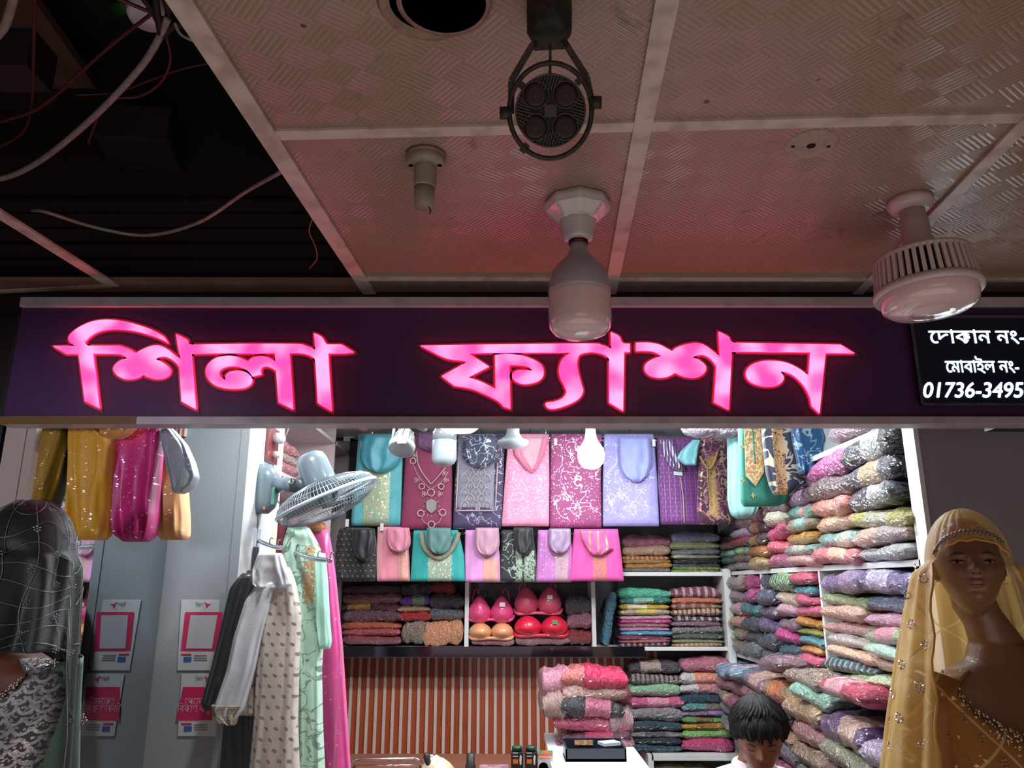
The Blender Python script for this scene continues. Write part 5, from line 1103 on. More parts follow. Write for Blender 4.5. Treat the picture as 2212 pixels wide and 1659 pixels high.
# ceiling clutter: small maroon knot near the left
o = MB().lathe([(0, -.02), (.03, -.015), (.035, .0), (.02, .02)], PY(782, 925, 4.3), n=10).build('ceiling_hook_knot', mat('maroon_knot', '#6c3a48', .7), None, True); tag(o, 'small maroon cloth knot tied at the shop ceiling', 'cloth')

# ------------------------------------------------------------------ lower back wall: slats, mirror strip, lingerie shelf
sw = bpy.data.objects.new('wall_slatted', None); sc.collection.objects.link(sw); sw.location = (0, YB, 0); struct(sw)
m_slat = mat('orange_brown_slat', '#a5492a', .42, nscale=4, ncol='#8c3c26', namt=.5); m_ws = mat('cream_strip', '#cbb5a6', .45)
xs0, xs1 = PY(742, 1500, 4.93).x, PY(1420, 1500, 4.93).x; pitch = PY(768.4, 1500, 4.93).x-PY(750, 1500, 4.93).x
k = 0
while xs0+k*pitch < xs1:
    x = xs0+k*pitch
    MB().box((x, 4.94, .05), (x+pitch*.66, 4.985, zB-.02)).build('slat', m_slat, sw)
    MB().box((x+pitch*.66, 4.93, .05), (x+pitch, 4.985, zB-.02)).build('white_strip', m_ws, sw)
    k += 1
ms = thing('mirror_strip', 'long dark mirrored fascia strip under the lingerie shelf', 'shelf strip', PY(1060, 1420, 4.72))
a, b = PY(735, 1419, 4.72), PY(1392, 1397, 4.72)
MB().box((a.x, 4.715, a.z), (b.x, 4.735, b.z)).build('mirror_board', mat('dark_mirror', '#4a4450', .06, .9), ms)
MB().box((a.x, 4.71, a.z-.004), (b.x, 4.737, a.z)).build('lower_edge', mat('dark_upright', '#2a2430', .5), ms)
Yl = 4.76; G4, G5 = 'packs of folded fabric on the lingerie shelf', 'bras on the lingerie shelf'
def pbox(x0, x1, y0, y1, Y, dep, c1, c2, p, label, group, rz=0., ry=0., **kw):
    cx = (x0+x1)/2; a = PY(cx, y1, Y); b = PY(cx, y0, Y); L = PY(x1, y1, Y).x-PY(x0, y1, Y).x
    return pack((a.x, Y+dep/2, a.z), L*1.03, dep, (b.z-a.z)*1.06, rz, c1, c2, p, label, group, (0, ry), **kw)
for it in ((742,864,1266,1284,'#3a2a32','#7a4a58',2,'dark maroon wrapped fabric, topmost of the pile beside the pink dress'),
           (740,866,1282,1306,'#8a5560','#b07c84',2,'dusty rose wrapped fabric under the topmost dark maroon one'),
           (738,862,1303,1322,'#5a2f3c','#d0a04a',3,'wine wrapped fabric with yellow motifs in the pile by the pink dress'),
           (740,866,1318,1347,'#54303f','#7c5464',2,'dark plum wrapped fabric in the pile by the pink dress'),
           (738,864,1345,1362,'#c8633f','#d8885c',0,'orange wrapped fabric in the pile by the pink dress'),
           (740,862,1358,1376,'#c25a5c','#a83a44',2,'coral red wrapped fabric under the orange one'),
           (738,866,1373,1394,'#7a343c','#a8505a',2,'dark red wrapped fabric, lowest of the pile by the pink dress'),
           (862,928,1286,1311,'#7c4ab0','#7cb06a',3,'bright purple pack with a green label'),
           (864,932,1262,1288,'#2c2a38','#4a4858',2,'navy black pack above the bright purple pack'),
           (930,982,1260,1284,'#b03440','#c84c54',0,'red pack wedged at the top of the lingerie shelf'),
           (928,1002,1284,1318,'#1c1c24','#5c6068',2,'glossy black pack below the wedged red pack'),
           (858,928,1310,1324,'#c4a07c','#a87858',0,'tan pack above the round red one'),
           (858,930,1322,1344,'#c22c30','#d85c54',0,'round red pack in the lingerie shelf'),
           (926,1002,1314,1342,'#22222c','#8c8a90',2,'black and silver pack above the peach bag'),
           (866,926,1344,1392,'#b8a08c','#2c2a2c',2,'clear bag of beige and black lingerie beside the peach bag'),
           (912,1000,1341,1396,'#e09a70','#ecb890',0,'large peach wrapped bag beside the shelf divider'),
           (1020,1110,1378,1396,'#a8506c','#c0909c',2,'mauve red flat pack beneath the peach bra'),
           (1114,1232,1370,1396,'#8c5058','#b88088',2,'rose brown flat pack beneath the ruffled red bra'),
           (1222,1280,1290,1330,'#2c2830','#5c5864',2,'black lace pack at the right end of the lingerie shelf'),
           (1226,1280,1326,1362,'#d08a98','#2a2228',2,'black pack with pink flowers below the black lace one'),
           (1228,1280,1360,1394,'#3a2228','#c03c3c',2,'black and red pack, lowest at the right end of the lingerie shelf')):
    pbox(it[0], it[1], it[2], it[3], Yl, .2, it[4], it[5], it[6], it[7], G4)
def bra(x0, x1, y0, y1, Y, m, label, pointed=.5, tagc=None, ruffle=0):
    c = PY((x0+x1)/2, y1, Y); t = thing('bra', label, 'bra', c, G5)
    for sx in (-1, 1):
        cx = (x0+x1)/2+sx*(x1-x0)*.25; hw = (x1-x0)*.26; P = []
        for i in range(13):
            r = i/12; row = []
            for j in range(28):
                an = 2*PI*j/28; px = cx+hw*r*math.cos(an)*(1-.12*max(0, math.sin(an))*pointed)
                top = (1+pointed*.35*max(0, math.sin(an))**6); py = (y0+y1)/2+8*pointed-(y1-y0)*.5*r*math.sin(an)*top
                if math.sin(an) < 0: py = (y0+y1)/2+8*pointed-(y1-y0)*.42*r*math.sin(an)
                h = .055*(1-r**2)**.8*(1+ruffle*.25*math.sin(an*14))
                row.append(PY(px, py, Y-h))
            P.append(row)
        MB().sheet(P, True).build('cup', m, t, True)
        a = PY(cx+sx*2, y0-6*pointed, Y-.004)
        MB().tube(sag([a, a+V3(sx*.006, .02, .025), a+V3(sx*.03, .05, .01), a+V3(sx*.04, .06, -.05)], 5), .003, 6).build('strap', m, t, True)
    MB().tube(sag([PY(x0-2, y1-14, Y+.03), PY(x0+8, y1-4, Y-.006), PY((x0+x1)/2, y1-6, Y-.008), PY(x1-8, y1-4, Y-.006), PY(x1+2, y1-14, Y+.03)], 5), .010, 8).build('band', m, t, True)
    if tagc: 
        q = PY((x0+x1)/2+(x1-x0)*.26, (y0+y1)/2-10, Y-.062); MB().box((q.x-.016, q.y, q.z-.012), (q.x+.016, q.y+.003, q.z+.012)).build('paper_label', mat('tag_'+tagc, tagc, .5), t)
    return t
def bag(n, c): return mat(n, c, .45, coat=1., nscale=20, ncol=c, bump=.35, bscale=30)
bra(1012,1108,1288,1344,Yl,bag('pink_bra','#e0447c'),'hot pink pointed bra in clear wrap at the left of its compartment',1.,'#c8c4c4')
bra(1112,1212,1270,1330,Yl+.02,bag('rose_bra','#cf4f6c'),'dusky rose padded bra, upper one beside the hot pink bra',.6,'#d0d0cc')
bra(1112,1226,1330,1378,Yl,bag('red_bra','#d8183c'),'bright red ruffled bra below the dusky rose one',.2,'#5c8a5c',1.)
bra(1014,1108,1345,1384,Yl,bag('peach_bra','#e39c6c'),'peach bra in clear wrap under the hot pink bra',.1)

# ------------------------------------------------------------------ counter and what stands on it
CT = .95
c0, c1_ = PZ(1196, 1632, CT), PZ(1376, 1622, CT); ybk = 4.15
ct = thing('sales_counter', 'white-topped sales counter in front of the slatted wall', 'counter', ((c0.x+c1_.x)/2, 3.4, 0))
MB().box((c0.x-.02, 2.75, CT-.03), (c1_.x, ybk, CT)).build('counter_top', m_white, ct, bevel=.003)
MB().box((c0.x, 2.79, 0), (c1_.x-.02, ybk-.02, CT-.03)).build('counter_body', m_white, ct)
c2 = thing('side_counter', 'lower brown display counter beside the white-topped one', 'counter', (-.3, 3.5, 0))
CT2 = PY(1000, 1672, 3.5).z
MB().box((-.95, 3.2, CT2-.03), (c0.x-.03, 3.9, CT2)).build('counter_top', mat('brown_laminate', '#6c4030', .4), c2, bevel=.003)
MB().box((-.93, 3.23, 0), (c0.x-.05, 3.88, CT2-.03)).build('counter_body', mat('brown_laminate', '#6c4030', .4), c2)
G6 = 'wrapped pink garments heaped on the counter'
Yh = 3.8
for i_, it in enumerate(((1205,1375,1598,1634,'#b08488','#8a3c50',2,'clear pink bag at the bottom of the counter heap'),
           (1214,1366,1582,1616,'#5c2a3c','#c03c60',3,'dark plum wrapped garment near the bottom of the counter heap'),
           (1196,1364,1546,1590,'#d45c7c','#e88ca0',0,'rose pink wrapped garment in the middle of the counter heap'),
           (1208,1346,1508,1558,'#23232c','#d0708c',3,'black wrapped garment with pink letters in the counter heap'),
           (1216,1356,1480,1524,'#cdbfa8','#b05068',2,'cream wrapped garment with a red fold in the counter heap'),
           (1264,1362,1484,1524,'#c2305c','#e0a8b4',0,'crimson wrapped garment under the bright crimson one'),
           (1258,1356,1446,1494,'#e0245c','#f06088',0,'bright crimson wrapped garment on top of the counter heap'),
           (1214,1282,1448,1490,'#c03c44','#e0a090',2,'small red and blush bag on top of the counter heap'),
           (1170,1236,1450,1508,'#d890a4','#e4b0bc',0,'pale pink balloon-like bag at the heap corner facing the slats'),
           (1172,1222,1500,1560,'#a08078','#c4a49c',2,'brownish clear bag sagging at the side of the counter heap'),
           (1322,1374,1530,1600,'#a87880','#c8a4a8',2,'crumpled clear bag hanging off the heap towards the stacks'))):
    pbox(it[0], it[1], it[2], it[3], Yh+.015*(i_ % 3), .30-.02*(i_ % 3), it[4], it[5], it[6], it[7], G6, rz=random.uniform(-.06, .06), ry=random.uniform(-.08, .12))
q = PZ(1286, 1646, CT); Ytr = q.y
tr = thing('display_tray', 'black open tray with small labels on the white counter', 'tray', (q.x, Ytr, CT))
xa, xb = PY(1222, 1650, Ytr).x, PY(1354, 1650, Ytr).x
MB().box((xa, Ytr, CT), (xb, Ytr+.16, CT+.012)).build('tray_floor', m_black, tr)
for bx_ in (((xa, Ytr, CT), (xb, Ytr+.008, CT+.05)), ((xa, Ytr+.152, CT), (xb, Ytr+.16, CT+.065)), ((xa, Ytr, CT), (xa+.008, Ytr+.16, CT+.055)), ((xb-.008, Ytr, CT), (xb, Ytr+.16, CT+.055))):
    MB().box(*bx_).build('tray_side', mat('navy_black_plastic', '#1c2230', .35, coat=.3), tr, bevel=.001)
MB().box((xa+.05, Ytr+.145, CT+.038), (xa+.13, Ytr+.151, CT+.056)).build('orange_label', mat('tray_label', '#c08050', .5, nscale=90, ncol='#e8e0d8'), tr)
MB().box((xb-.10, Ytr+.06, CT+.05), (xb-.02, Ytr+.12, CT+.062), Matrix.Rotation(.4, 3, 'Z')).build('paper_slip', mat('paper_tag', '#c9ccd6', .6), tr)
# chrome basket rim, brush, boxes ...
Yi = 3.5
cb = thing('chrome_basket', 'chrome wire basket rim standing before the slats', 'basket', PY(832, 1675, Yi))
MB().tube(sag([PY(755, 1672, Yi), PY(757, 1655, Yi), PY(768, 1643, Yi), PY(790, 1641, Yi), PY(880, 1639, Yi), PY(902, 1641, Yi), PY(912, 1655, Yi), PY(913, 1672, Yi)], 5), .006, 8).build('front_rim', m_chrome, cb, True)
MB().tube([PY(768, 1655, Yi+.16), PY(905, 1653, Yi+.16)], .005, 8).build('rear_rim', m_chrome, cb, True)
for k in range(2): MB().tube([PY(760+k*150, 1650, Yi), PY(768+k*140, 1655, Yi+.16)], .004, 8).build('side_wire', m_chrome, cb, True)
t = thing('cream_cloth', 'crumpled cream cloth poking up behind the counter edge', 'cloth', PY(945, 1676, Yi))
MB().loft([[PY(945+36*s*math.cos(2*PI*j/24)*(1+.12*math.sin(5*j)), y+4*math.sin(3*j), Yi+.06*s*math.sin(2*PI*j/24)) for j in range(24)] for y, s in ((1676, 1.), (1660, .95), (1648, .7), (1638, .35), (1634, .05))]).build('cloth_heap', cloth('cream_cloth_m', '#cdb48c', (('vine','#e8dcc0',20,.04),), .6, fold=2.), t, True)
t = thing('hair_brush', 'black brush handle standing in the cream cloth', 'brush', PY(925, 1660, Yi))
MB().tube([PY(928, 1668, Yi-.02), PY(926, 1652, Yi-.02), PY(921, 1632, Yi-.02), PY(920, 1626, Yi-.02)], [.008, .012, .014, .006], 10).build('handle', m_black, t, True)
MB().box(PY(928, 1652, Yi-.01), PY(936, 1630, Yi+.01)).build('white_card', m_paper, t)
t = thing('nail_bottle', 'small black bottle with an orange band on the side counter', 'bottle', PY(1016, 1676, Yi))
q = PY(1016, 1676, Yi); MB().lathe([(0, 0), (.022, 0), (.022, .04), (.018, .045), (.017, .085), (0, .087)], q, n=20).build('bottle_body', m_black, t, True)
MB().lathe([(.0225, .018), (.0225, .032)], q, n=20).build('label_band', mat('orange_label', '#c8642c', .5), t)
t = thing('small_pouch', 'dull pink pouch lying between the bottle and the black boxes', 'pouch', PY(1060, 1676, Yi))
MB().box(PY(1032, 1676, Yi), PY(1100, 1650, Yi+.12)).build('pouch_body', mat('pouch_cloth', '#7a5660', .6, nscale=30, ncol='#b0909a'), t, bevel=.012)
for k, (x0, x1, lb) in enumerate(((1104, 1130, 'black slim carton with an orange square, beside the pink pouch'), (1134, 1160, 'black slim carton with an orange square, beside the portrait card'))):
    t = thing('small_carton', lb, 'carton', PY((x0+x1)/2, 1676, Yi), 'black slim cartons on the side counter')
    MB().box(PY(x0, 1676, Yi), PY(x1, 1620, Yi+.05)).build('carton_body', m_black, t, bevel=.001)
    MB().box(PY(x0+4, 1650, Yi-.002), PY(x0+15, 1640, Yi-.001)).build('orange_square', mat('orange_label', '#c8642c', .5), t)
    MB().prism([PY(x0+19, 1652, Yi-.002), PY(x0+22, 1652, Yi-.002), PY(x0+23, 1634, Yi-.002), PY(x0+20, 1630, Yi-.002), PY(x0+18, 1640, Yi-.002)], (0, .001, 0)).build('white_figure', m_paper, t)
    for yy in (1626, 1633): MB().box(PY(x0+4, yy+1.5, Yi-.002), PY(x0+15, yy, Yi-.001)).build('white_line', m_paper, t)
    q = PY((x0+x1)/2, 1620, Yi+.025); MB().lathe([(.022, 0), (.022, .012), (.018, .016), (0, .016)], q, n=20).build('green_cap', mat('dark_green_cap', '#123c2a', .4), t, True)
t = thing('portrait_card', 'printed card with a small portrait and colour bands', 'card', PY(1180, 1676, Yi))
MB().box(PY(1163, 1676, Yi), PY(1194, 1621, Yi+.004)).build('card_sheet', m_paper, t)
for (x0, y0, x1, y1, cc2, nm) in ((1163, 1621, 1174, 1628, '#5fae58', 'green_patch'), (1174, 1621, 1184, 1628, '#e0843c', 'orange_patch'), (1184, 1621, 1194, 1628, '#5fae58', 'green_patch'), (1163, 1628, 1194, 1633, '#d0607c', 'pink_band'), (1163, 1633, 1194, 1638, '#e0a070', 'peach_band')):
    MB().box(PY(x0, y1, Yi-.002), PY(x1, y0, Yi-.001)).build(nm, mat(nm+'_m', cc2, .5), t)
MB().lathe([(0, 0), (.020, 0)], PY(1174, 1658, Yi-.002), (0, -1, 0), 20).build('portrait_hair', m_black, t)
MB().lathe([(0, 0), (.013, 0)], PY(1175, 1660, Yi-.003), (0, -1, 0), 20).build('portrait_face', mat('portrait_skin', '#b07c68', .6), t)

# ------------------------------------------------------------------ heads and bodies
def gs(az, el, a0, e0, sa, se): return math.exp(-((az-a0)/sa)**2-((el-e0)/se)**2)
def head_pt(az, el, s=1., female=False, off=0.):
    """point of a head surface; az 0 looks along -Y, el -pi/2..pi/2; head centre at the origin, total height about .23*s"""
    a, b, c = (.073, .094, .118) if not female else (.069, .090, .112)
    dx, dy, dz = math.sin(az)*math.cos(el), -math.cos(az)*math.cos(el), math.sin(el)
    r = 1/math.sqrt((dx/a)**2+(dy/b)**2+(dz/c)**2); x, y, z = dx*r, dy*r, dz*r
    t = max(0., -z/c); front = max(0., math.cos(az))
    jaw = .30 if female else .22
    x *= 1-jaw*t**1.6
    if y > 0: y *= 1-.42*min(1, t*1.3)
    else: y *= 1-.02*t
    g = gs; f = 0
    f += .0105*g(az, el, 0, .02, .10, .20)+.0205*g(az, el, 0, -.20, .115, .10)+.006*g(az, el, 0, -.10, .08, .12)
    for sx in (-1, 1):
        f += .0065*g(az, el, sx*.15, -.245, .07, .055)
        f -= .0095*g(az, el, sx*.34, .03, .17, .10); f += .0055*g(az, el, sx*.36, .015, .12, .07)
        f += .0045*g(az, el, sx*.34, .20, .24, .07); f += .005*g(az, el, sx*.55, -.20, .22, .16)
        f += .002*g(az, el, sx*.10, -.44, .06, .04)
    f += .0075*g(az, el, 0, -.455, .22, .05)+.0085*g(az, el, 0, -.56, .18, .055)-.0055*g(az, el, 0, -.505, .22, .022)-.004*g(az, el, 0, -.66, .2, .05)
    f += .009*g(az, el, 0, -.85, .26, .14)
    n = Vector((x/a/a, y/b/b, z/c/c)).normalized()
    return (Vector((x, y, z))+n*off+Vector((0, -f, 0)))*s
def head_mesh(mb, X, s, female, nu=150, nv=120):
    P = []
    for i in range(nv+1):
        el = -PI/2+PI*i/nv; row = []
        for j in range(nu):
            q = j/nu*2-1; az = PI*(q*.55+.45*q**3); row.append(X @ head_pt(az, el, s, female))
        P.append(row)
    mb.sheet(P, True)
    for sx in (-1, 1):   # ears
        P = []
        for i in range(9):
            u = i/8; row = []
            for j in range(16):
                an = 2*PI*j/16; rr = .5+.5*math.sin(PI*u)
                row.append(X @ (Vector((sx*(.066+.012*u), .010+.020*math.cos(an)*(.4+.6*math.sin(PI*(.15+.7*u)))+.006*u, -.012+.032*math.sin(an)*(.4+.6*math.sin(PI*(.15+.7*u)))))*s))
            P.append(row)
        mb.sheet(P, True)
def hpatch(X, s, female, pts, off, name, m, parent, n=6):
    """thin painted feature lying on the head: outline in (az, el)"""
    P = snap(pts, n); c = sum(P)/len(P)
    rings = [[X @ head_pt(*(c+(p-c)*k), s, female, off) for p in P] for k in (1, .75, .5, .25, .02)]
    return MB().sheet(rings, True).build(name, m, parent, True)
def remesh(o, vox, smooth=4):
    r = o.modifiers.new('remesh', 'REMESH'); r.mode = 'VOXEL'; r.voxel_size = vox; r.use_smooth_shade = True
    s_ = o.modifiers.new('smooth', 'SMOOTH'); s_.iterations = smooth; s_.factor = .5
    bpy.context.view_layer.update(); dg = bpy.context.evaluated_depsgraph_get()
    me = bpy.data.meshes.new_from_object(o.evaluated_get(dg)); o.modifiers.clear(); o.data = me; me.shade_smooth()
def ell(c, rx, ry, z, n=32, pw=.85, rot=0.):
    return [V3(c[0]+(math.copysign(abs(math.cos(2*PI*j/n))**pw, math.cos(2*PI*j/n))*rx), c[1]+(math.copysign(abs(math.sin(2*PI*j/n))**pw, math.sin(2*PI*j/n))*ry), z) for j in range(n)]

# ---- shopkeeper
PC = PY(1640, 1592, 3.02)          # head centre
per = thing('person', 'dark-haired man in a pale pink shirt looking down behind the counter', 'person', (PC.x, PC.y+.06, PC.z-.75))
XH = Matrix.Translation(PC) @ Matrix.Rotation(math.radians(-14), 4, 'Z') @ Matrix.Rotation(math.radians(19), 4, 'X') @ Matrix.Scale(1.06, 4)
m_skin = mat('brown_skin', '#8c5238', .45, nscale=6, ncol='#7a4630', namt=.4, spec=.5)
mb = MB(); head_mesh(mb, XH, 1.0, False)
Tz = PC.z+.065; nb = PC+V3(.01, .13, -.10)
mb.loft([ell((PC.x, PC.y+.02), .045, .05, PC.z-.03), ell((PC.x+.005, PC.y+.07), .054, .058, PC.z-.06), ell((nb.x, nb.y), .058, .058, Tz-.17), ell((nb.x, nb.y+.01), .10, .07, Tz-.205), ell((nb.x, nb.y+.01), .12, .07, Tz-.25)])
# torso and arms under the shirt
mb.loft([ell((nb.x, nb.y+.01), w_, d_, Tz+dz) for w_, d_, dz in ((.10, .06, -.21), (.185, .09, -.26), (.19, .11, -.34), (.17, .115, -.46), (.15, .11, -.62), (.16, .12, -.74))])
arms = []
for sx in (-1, 1):
    S0 = V3(nb.x+sx*.175, nb.y+.01, Tz-.27); E0 = V3(nb.x+sx*.24, nb.y-.02, Tz-.52); H0 = V3(nb.x+sx*.08, nb.y-.27, Tz-.57)
    mb.tube([S0, (S0+E0)/2, E0, (E0+H0)/2, H0], [.052, .046, .040, .034, .026], 14); arms.append((S0, E0, H0))
    d = (H0-E0).normalized(); side = V3(-d.y, d.x, 0)*sx
    mb.tube([H0, H0+d*.045, H0+d*.09], [.028, .036, .030], 12)
    for f_ in range(4):
        b0 = H0+d*.085+side*(-.024+.016*f_); L_ = (.062, .075, .07, .055)[f_]
        mb.tube([b0, b0+d*L_*.5+V3(0,0,-.006), b0+d*L_*.8+V3(0,0,-.022), b0+d*L_+V3(0,0,-.036)], [.0095, .009, .008, .007], 8)
    tb = H0+d*.03-side*.03; mb.tube([tb, tb+d*.03-side*.02, tb+d*.055-side*.015], [.011, .010, .008], 8)
body = mb.build('body', m_skin, per, True); remesh(body, .0042, 3)
# shirt
mb = MB()
mb.loft([ell((nb.x, nb.y), w_, d_, Tz+dz, 40) for w_, d_, dz in ((.064, .064, -.165), (.070, .070, -.185), (.145, .10, -.205), (.205, .116, -.245), (.207, .126, -.34), (.188, .132, -.46), (.17, .128, -.62), (.18, .14, -.76))])
for S0, E0, H0 in arms: mb.tube([S0+(S0-E0).normalized()*.02, (S0+E0)/2, E0, (E0+H0)/2], [.068, .062, .058, .052], 16)
sh_ = mb.build('shirt', mat('pale_pink_shirt', '#cdb7bb', .8, bump=.4, bscale=14), per, True); remesh(sh_, .008, 3)
MB().tube([V3(nb.x+.072*math.cos(a), nb.y-.004+.070*math.sin(a), Tz-.186+.014*math.sin(a)) for a in [2*PI*k/24 for k in range(24)]], .011, 8, True).build('collar', mat('pale_pink_shirt', '#cdb7bb', .8), per, True)
# face details
m_lash = mat('lash_dark', '#120a08', .5); m_lip = mat('brown_lips', '#7a3c34', .4); m_brow = mat('brow_black', '#15100e', .8)
for sx in (-1, 1):
    hpatch(XH, 1, False, [(sx*.20,-.005,1),(sx*.30,-.040),(sx*.42,-.045),(sx*.53,-.01,1),(sx*.42,-.028),(sx*.30,-.025)], .0016, 'eyelash', m_lash, per)
    hpatch(XH, 1, False, [(sx*.16,.165,1),(sx*.30,.225),(sx*.45,.225),(sx*.62,.15,1),(sx*.45,.19),(sx*.30,.185)], .002, 'eyebrow', m_brow, per)
    hpatch(XH, 1, False, [(sx*.05,-.285),(sx*.085,-.27),(sx*.11,-.285),(sx*.08,-.30)], .0012, 'nostril', m_lash, per)
hpatch(XH, 1, False, [(-.25,-.505,1),(-.12,-.455),(-.03,-.44),(0,-.45),(.03,-.44),(.12,-.455),(.25,-.505,1),(.12,-.585),(0,-.60),(-.12,-.585)], .0008, 'lips', m_lip, per)
# hair: thick cap with a fringe
def hairline(az):
    a = abs(az)
    return np.interp(a, [0, .35, .62, .85, 1.15, 1.35, 1.55, 1.9, 2.5, PI], [.66, .64, .52, .30, .22, -.12, .12, -.30, -.60, -.66])-.10*max(0, math.cos(az+.45))**8
P = []; nu, nv = 180, 40
for i in range(nv+1):
    row = []
    for j in range(nu):
        az = -PI+2*PI*j/nu; e0 = hairline(az)+.05*math.sin(az*23)+.03*math.sin(az*57+1); t_ = i/nv; el = e0+(PI/2-e0)*t_
        vol = (.006+.026*min(1, t_*2.2)**.8)*(1 if abs(az) < 1.9 else .8)
        rough = .0035*math.sin(az*41+3*math.sin(el*9))+.0022*math.sin(az*83+el*20)+.003*math.sin(az*13+el*6)
        if i == 0: vol, rough = -.004, 0
        row.append(XH @ head_pt(az, el, 1, False, vol+rough*min(1, (1-t_)*1.5)))
    P.append(row)
g = NG('black_hair'); g.set('Base Color', '#0b0809'); g.b.inputs['Roughness'].default_value = .6; g.b.inputs['Specular IOR Level'].default_value = .3
g.bump(g.noise(120, 2, g.vec(g.xyz()[0], g.m('MULTIPLY', g.xyz()[1], .25), g.m('MULTIPLY', g.xyz()[2], .2)), .6), .8, .004)
MB().sheet(P, True).build('hair', g.mat, per, True)
for k in range(16):    # fringe locks
    a0 = -.75+k*.095; e0 = .62+.05*math.sin(k*2.1)
    pts = [XH @ head_pt(a0-.06, e0+.40, 1, False, .016), XH @ head_pt(a0-.02, e0+.12, 1, False, .022), XH @ head_pt(a0, e0-.06, 1, False, .014), XH @ head_pt(a0+.03, e0-.20-.07*math.cos(k*1.7)-.10*math.cos(a0+.5), 1, False, .004)]
    MB().tube(sag(pts, 4), [.012]*9+[.009, .006, .004, .001][:4], 8).build('hair_lock', g.mat, per, True)

# ---- mannequins
def chest(cx, cy, z0, s=1., n=64):
    """torso rings from neck base down: bust, waist"""
    R = []
    for dz, rx, ry, pw, bust in ((.00,.056,.056,1,0),(-.03,.075,.062,1,0),(-.055,.13,.068,.95,0),(-.085,.172,.078,.85,.0),(-.13,.180,.088,.85,.010),(-.18,.176,.094,.85,.030),(-.23,.168,.096,.9,.044),(-.27,.162,.096,.9,.044),(-.31,.150,.092,.95,.026),(-.37,.132,.088,1,.006),(-.43,.122,.084,1,0),(-.50,.132,.092,1,0),(-.60,.165,.115,1,0),(-.70,.175,.13,1,0)):
        row = []
        for j in range(n):
            a = 2*PI*j/n; x = math.copysign(abs(math.cos(a))**pw, math.cos(a))*rx; y = math.copysign(abs(math.sin(a))**pw, math.sin(a))*ry
            if y < 0: y -= bust*(math.exp(-((abs(x)-.075)/.05)**2))
            row.append(V3(cx+x*s, cy+y*s, z0+dz*s))
        R.append(row)
    return R
def chest_xy(cx, cy, z0, s, x, dz, off=.0):
    R = chest(cx, cy, z0, s, 128); zs_ = [r[0].z-z0 for r in R]
    dz *= s
    i = 0
    while i < len(zs_)-2 and zs_[i+1] > dz: i += 1
    t_ = min(1, max(0, (zs_[i]-dz)/(zs_[i]-zs_[i+1]))); best = None
    for j in range(64, 128):
        p = R[i][j].lerp(R[i+1][j], t_)
        if best is None or abs(p.x-x) < abs(best.x-x): best = p
    return V3(x, best.y-off, z0+dz)

RC = PY(2092, 1222, 1.72)
man = thing('mannequin', 'female mannequin in a golden sequined dress under a sheer gold scarf', 'mannequin', (RC.x+.05, RC.y+.05, RC.z-.9))
m_mskin = mat('mannequin_skin', '#70503c', .38, nscale=3, ncol='#644532', namt=.3, coat=.15)
XM = Matrix.Translation(RC) @ Matrix.Rotation(math.radians(-22), 4, 'Z') @ Matrix.Rotation(math.radians(-4), 4, 'X')
sM = .93; TC = (RC.x+.078, RC.y+.05, RC.z-.165)
mb = MB(); head_mesh(mb, XM, sM, True)
mb.loft([ell((RC.x+.004, RC.y+.02), .038, .044, RC.z-.04), ell((RC.x+.022, RC.y+.034), .043, .047, RC.z-.09), ell((RC.x+.048, RC.y+.042), .044, .048, RC.z-.125), ell((TC[0]-.012, TC[1]), .052, .052, RC.z-.16), ell((TC[0], TC[1]), .080, .062, RC.z-.20)])
mb.loft(chest(TC[0], TC[1], TC[2], 1.)); 
for sx in (-1, 1):
    S0 = V3(TC[0]+sx*.165, TC[1], TC[2]-.10); mb.tube([S0, S0+V3(sx*.03, 0, -.15), S0+V3(sx*.035, -.01, -.32)], [.048, .042, .036], 16)
o = mb.build('mannequin_body', m_mskin, man, True); remesh(o, .0042, 2)
m_eyew = mat('eye_white', '#8c8078', .4); m_iris = mat('eye_iris', '#1c1210', .2); m_mlip = mat('mannequin_lips', '#7c3c34', .3)
for sx in (-1, 1):
    hpatch(XM, sM, True, [(sx*.20,.0,1),(sx*.30,.058),(sx*.42,.060),(sx*.54,.025,1),(sx*.42,-.022),(sx*.30,-.025)], .0008, 'eye', m_eyew, man)
    hpatch(XM, sM, True, [(sx*.37+.05*math.cos(k*PI/4), .018+.042*math.sin(k*PI/4)) for k in range(8)], .0018, 'iris', m_iris, man)
    hpatch(XM, sM, True, [(sx*.19,.0,1),(sx*.30,.07),(sx*.43,.074),(sx*.59,.04,1),(sx*.43,.050),(sx*.30,.048)], .0026, 'lash_line', m_lash, man)
    hpatch(XM, sM, True, [(sx*.16,.19,1),(sx*.30,.25),(sx*.46,.255),(sx*.62,.18,1),(sx*.46,.228),(sx*.30,.225)], .0016, 'eyebrow', mat('brow_brown', '#3a221a', .7), man)
    hpatch(XM, sM, True, [(sx*.05,-.285),(sx*.085,-.27),(sx*.11,-.285),(sx*.08,-.30)], .001, 'nostril', m_lash, man)
hpatch(XM, sM, True, [(-.24,-.50,1),(-.11,-.45),(-.03,-.435),(0,-.448),(.03,-.435),(.11,-.45),(.24,-.50,1),(.12,-.585),(0,-.605),(-.12,-.585)], .0008, 'lips', m_mlip, man)
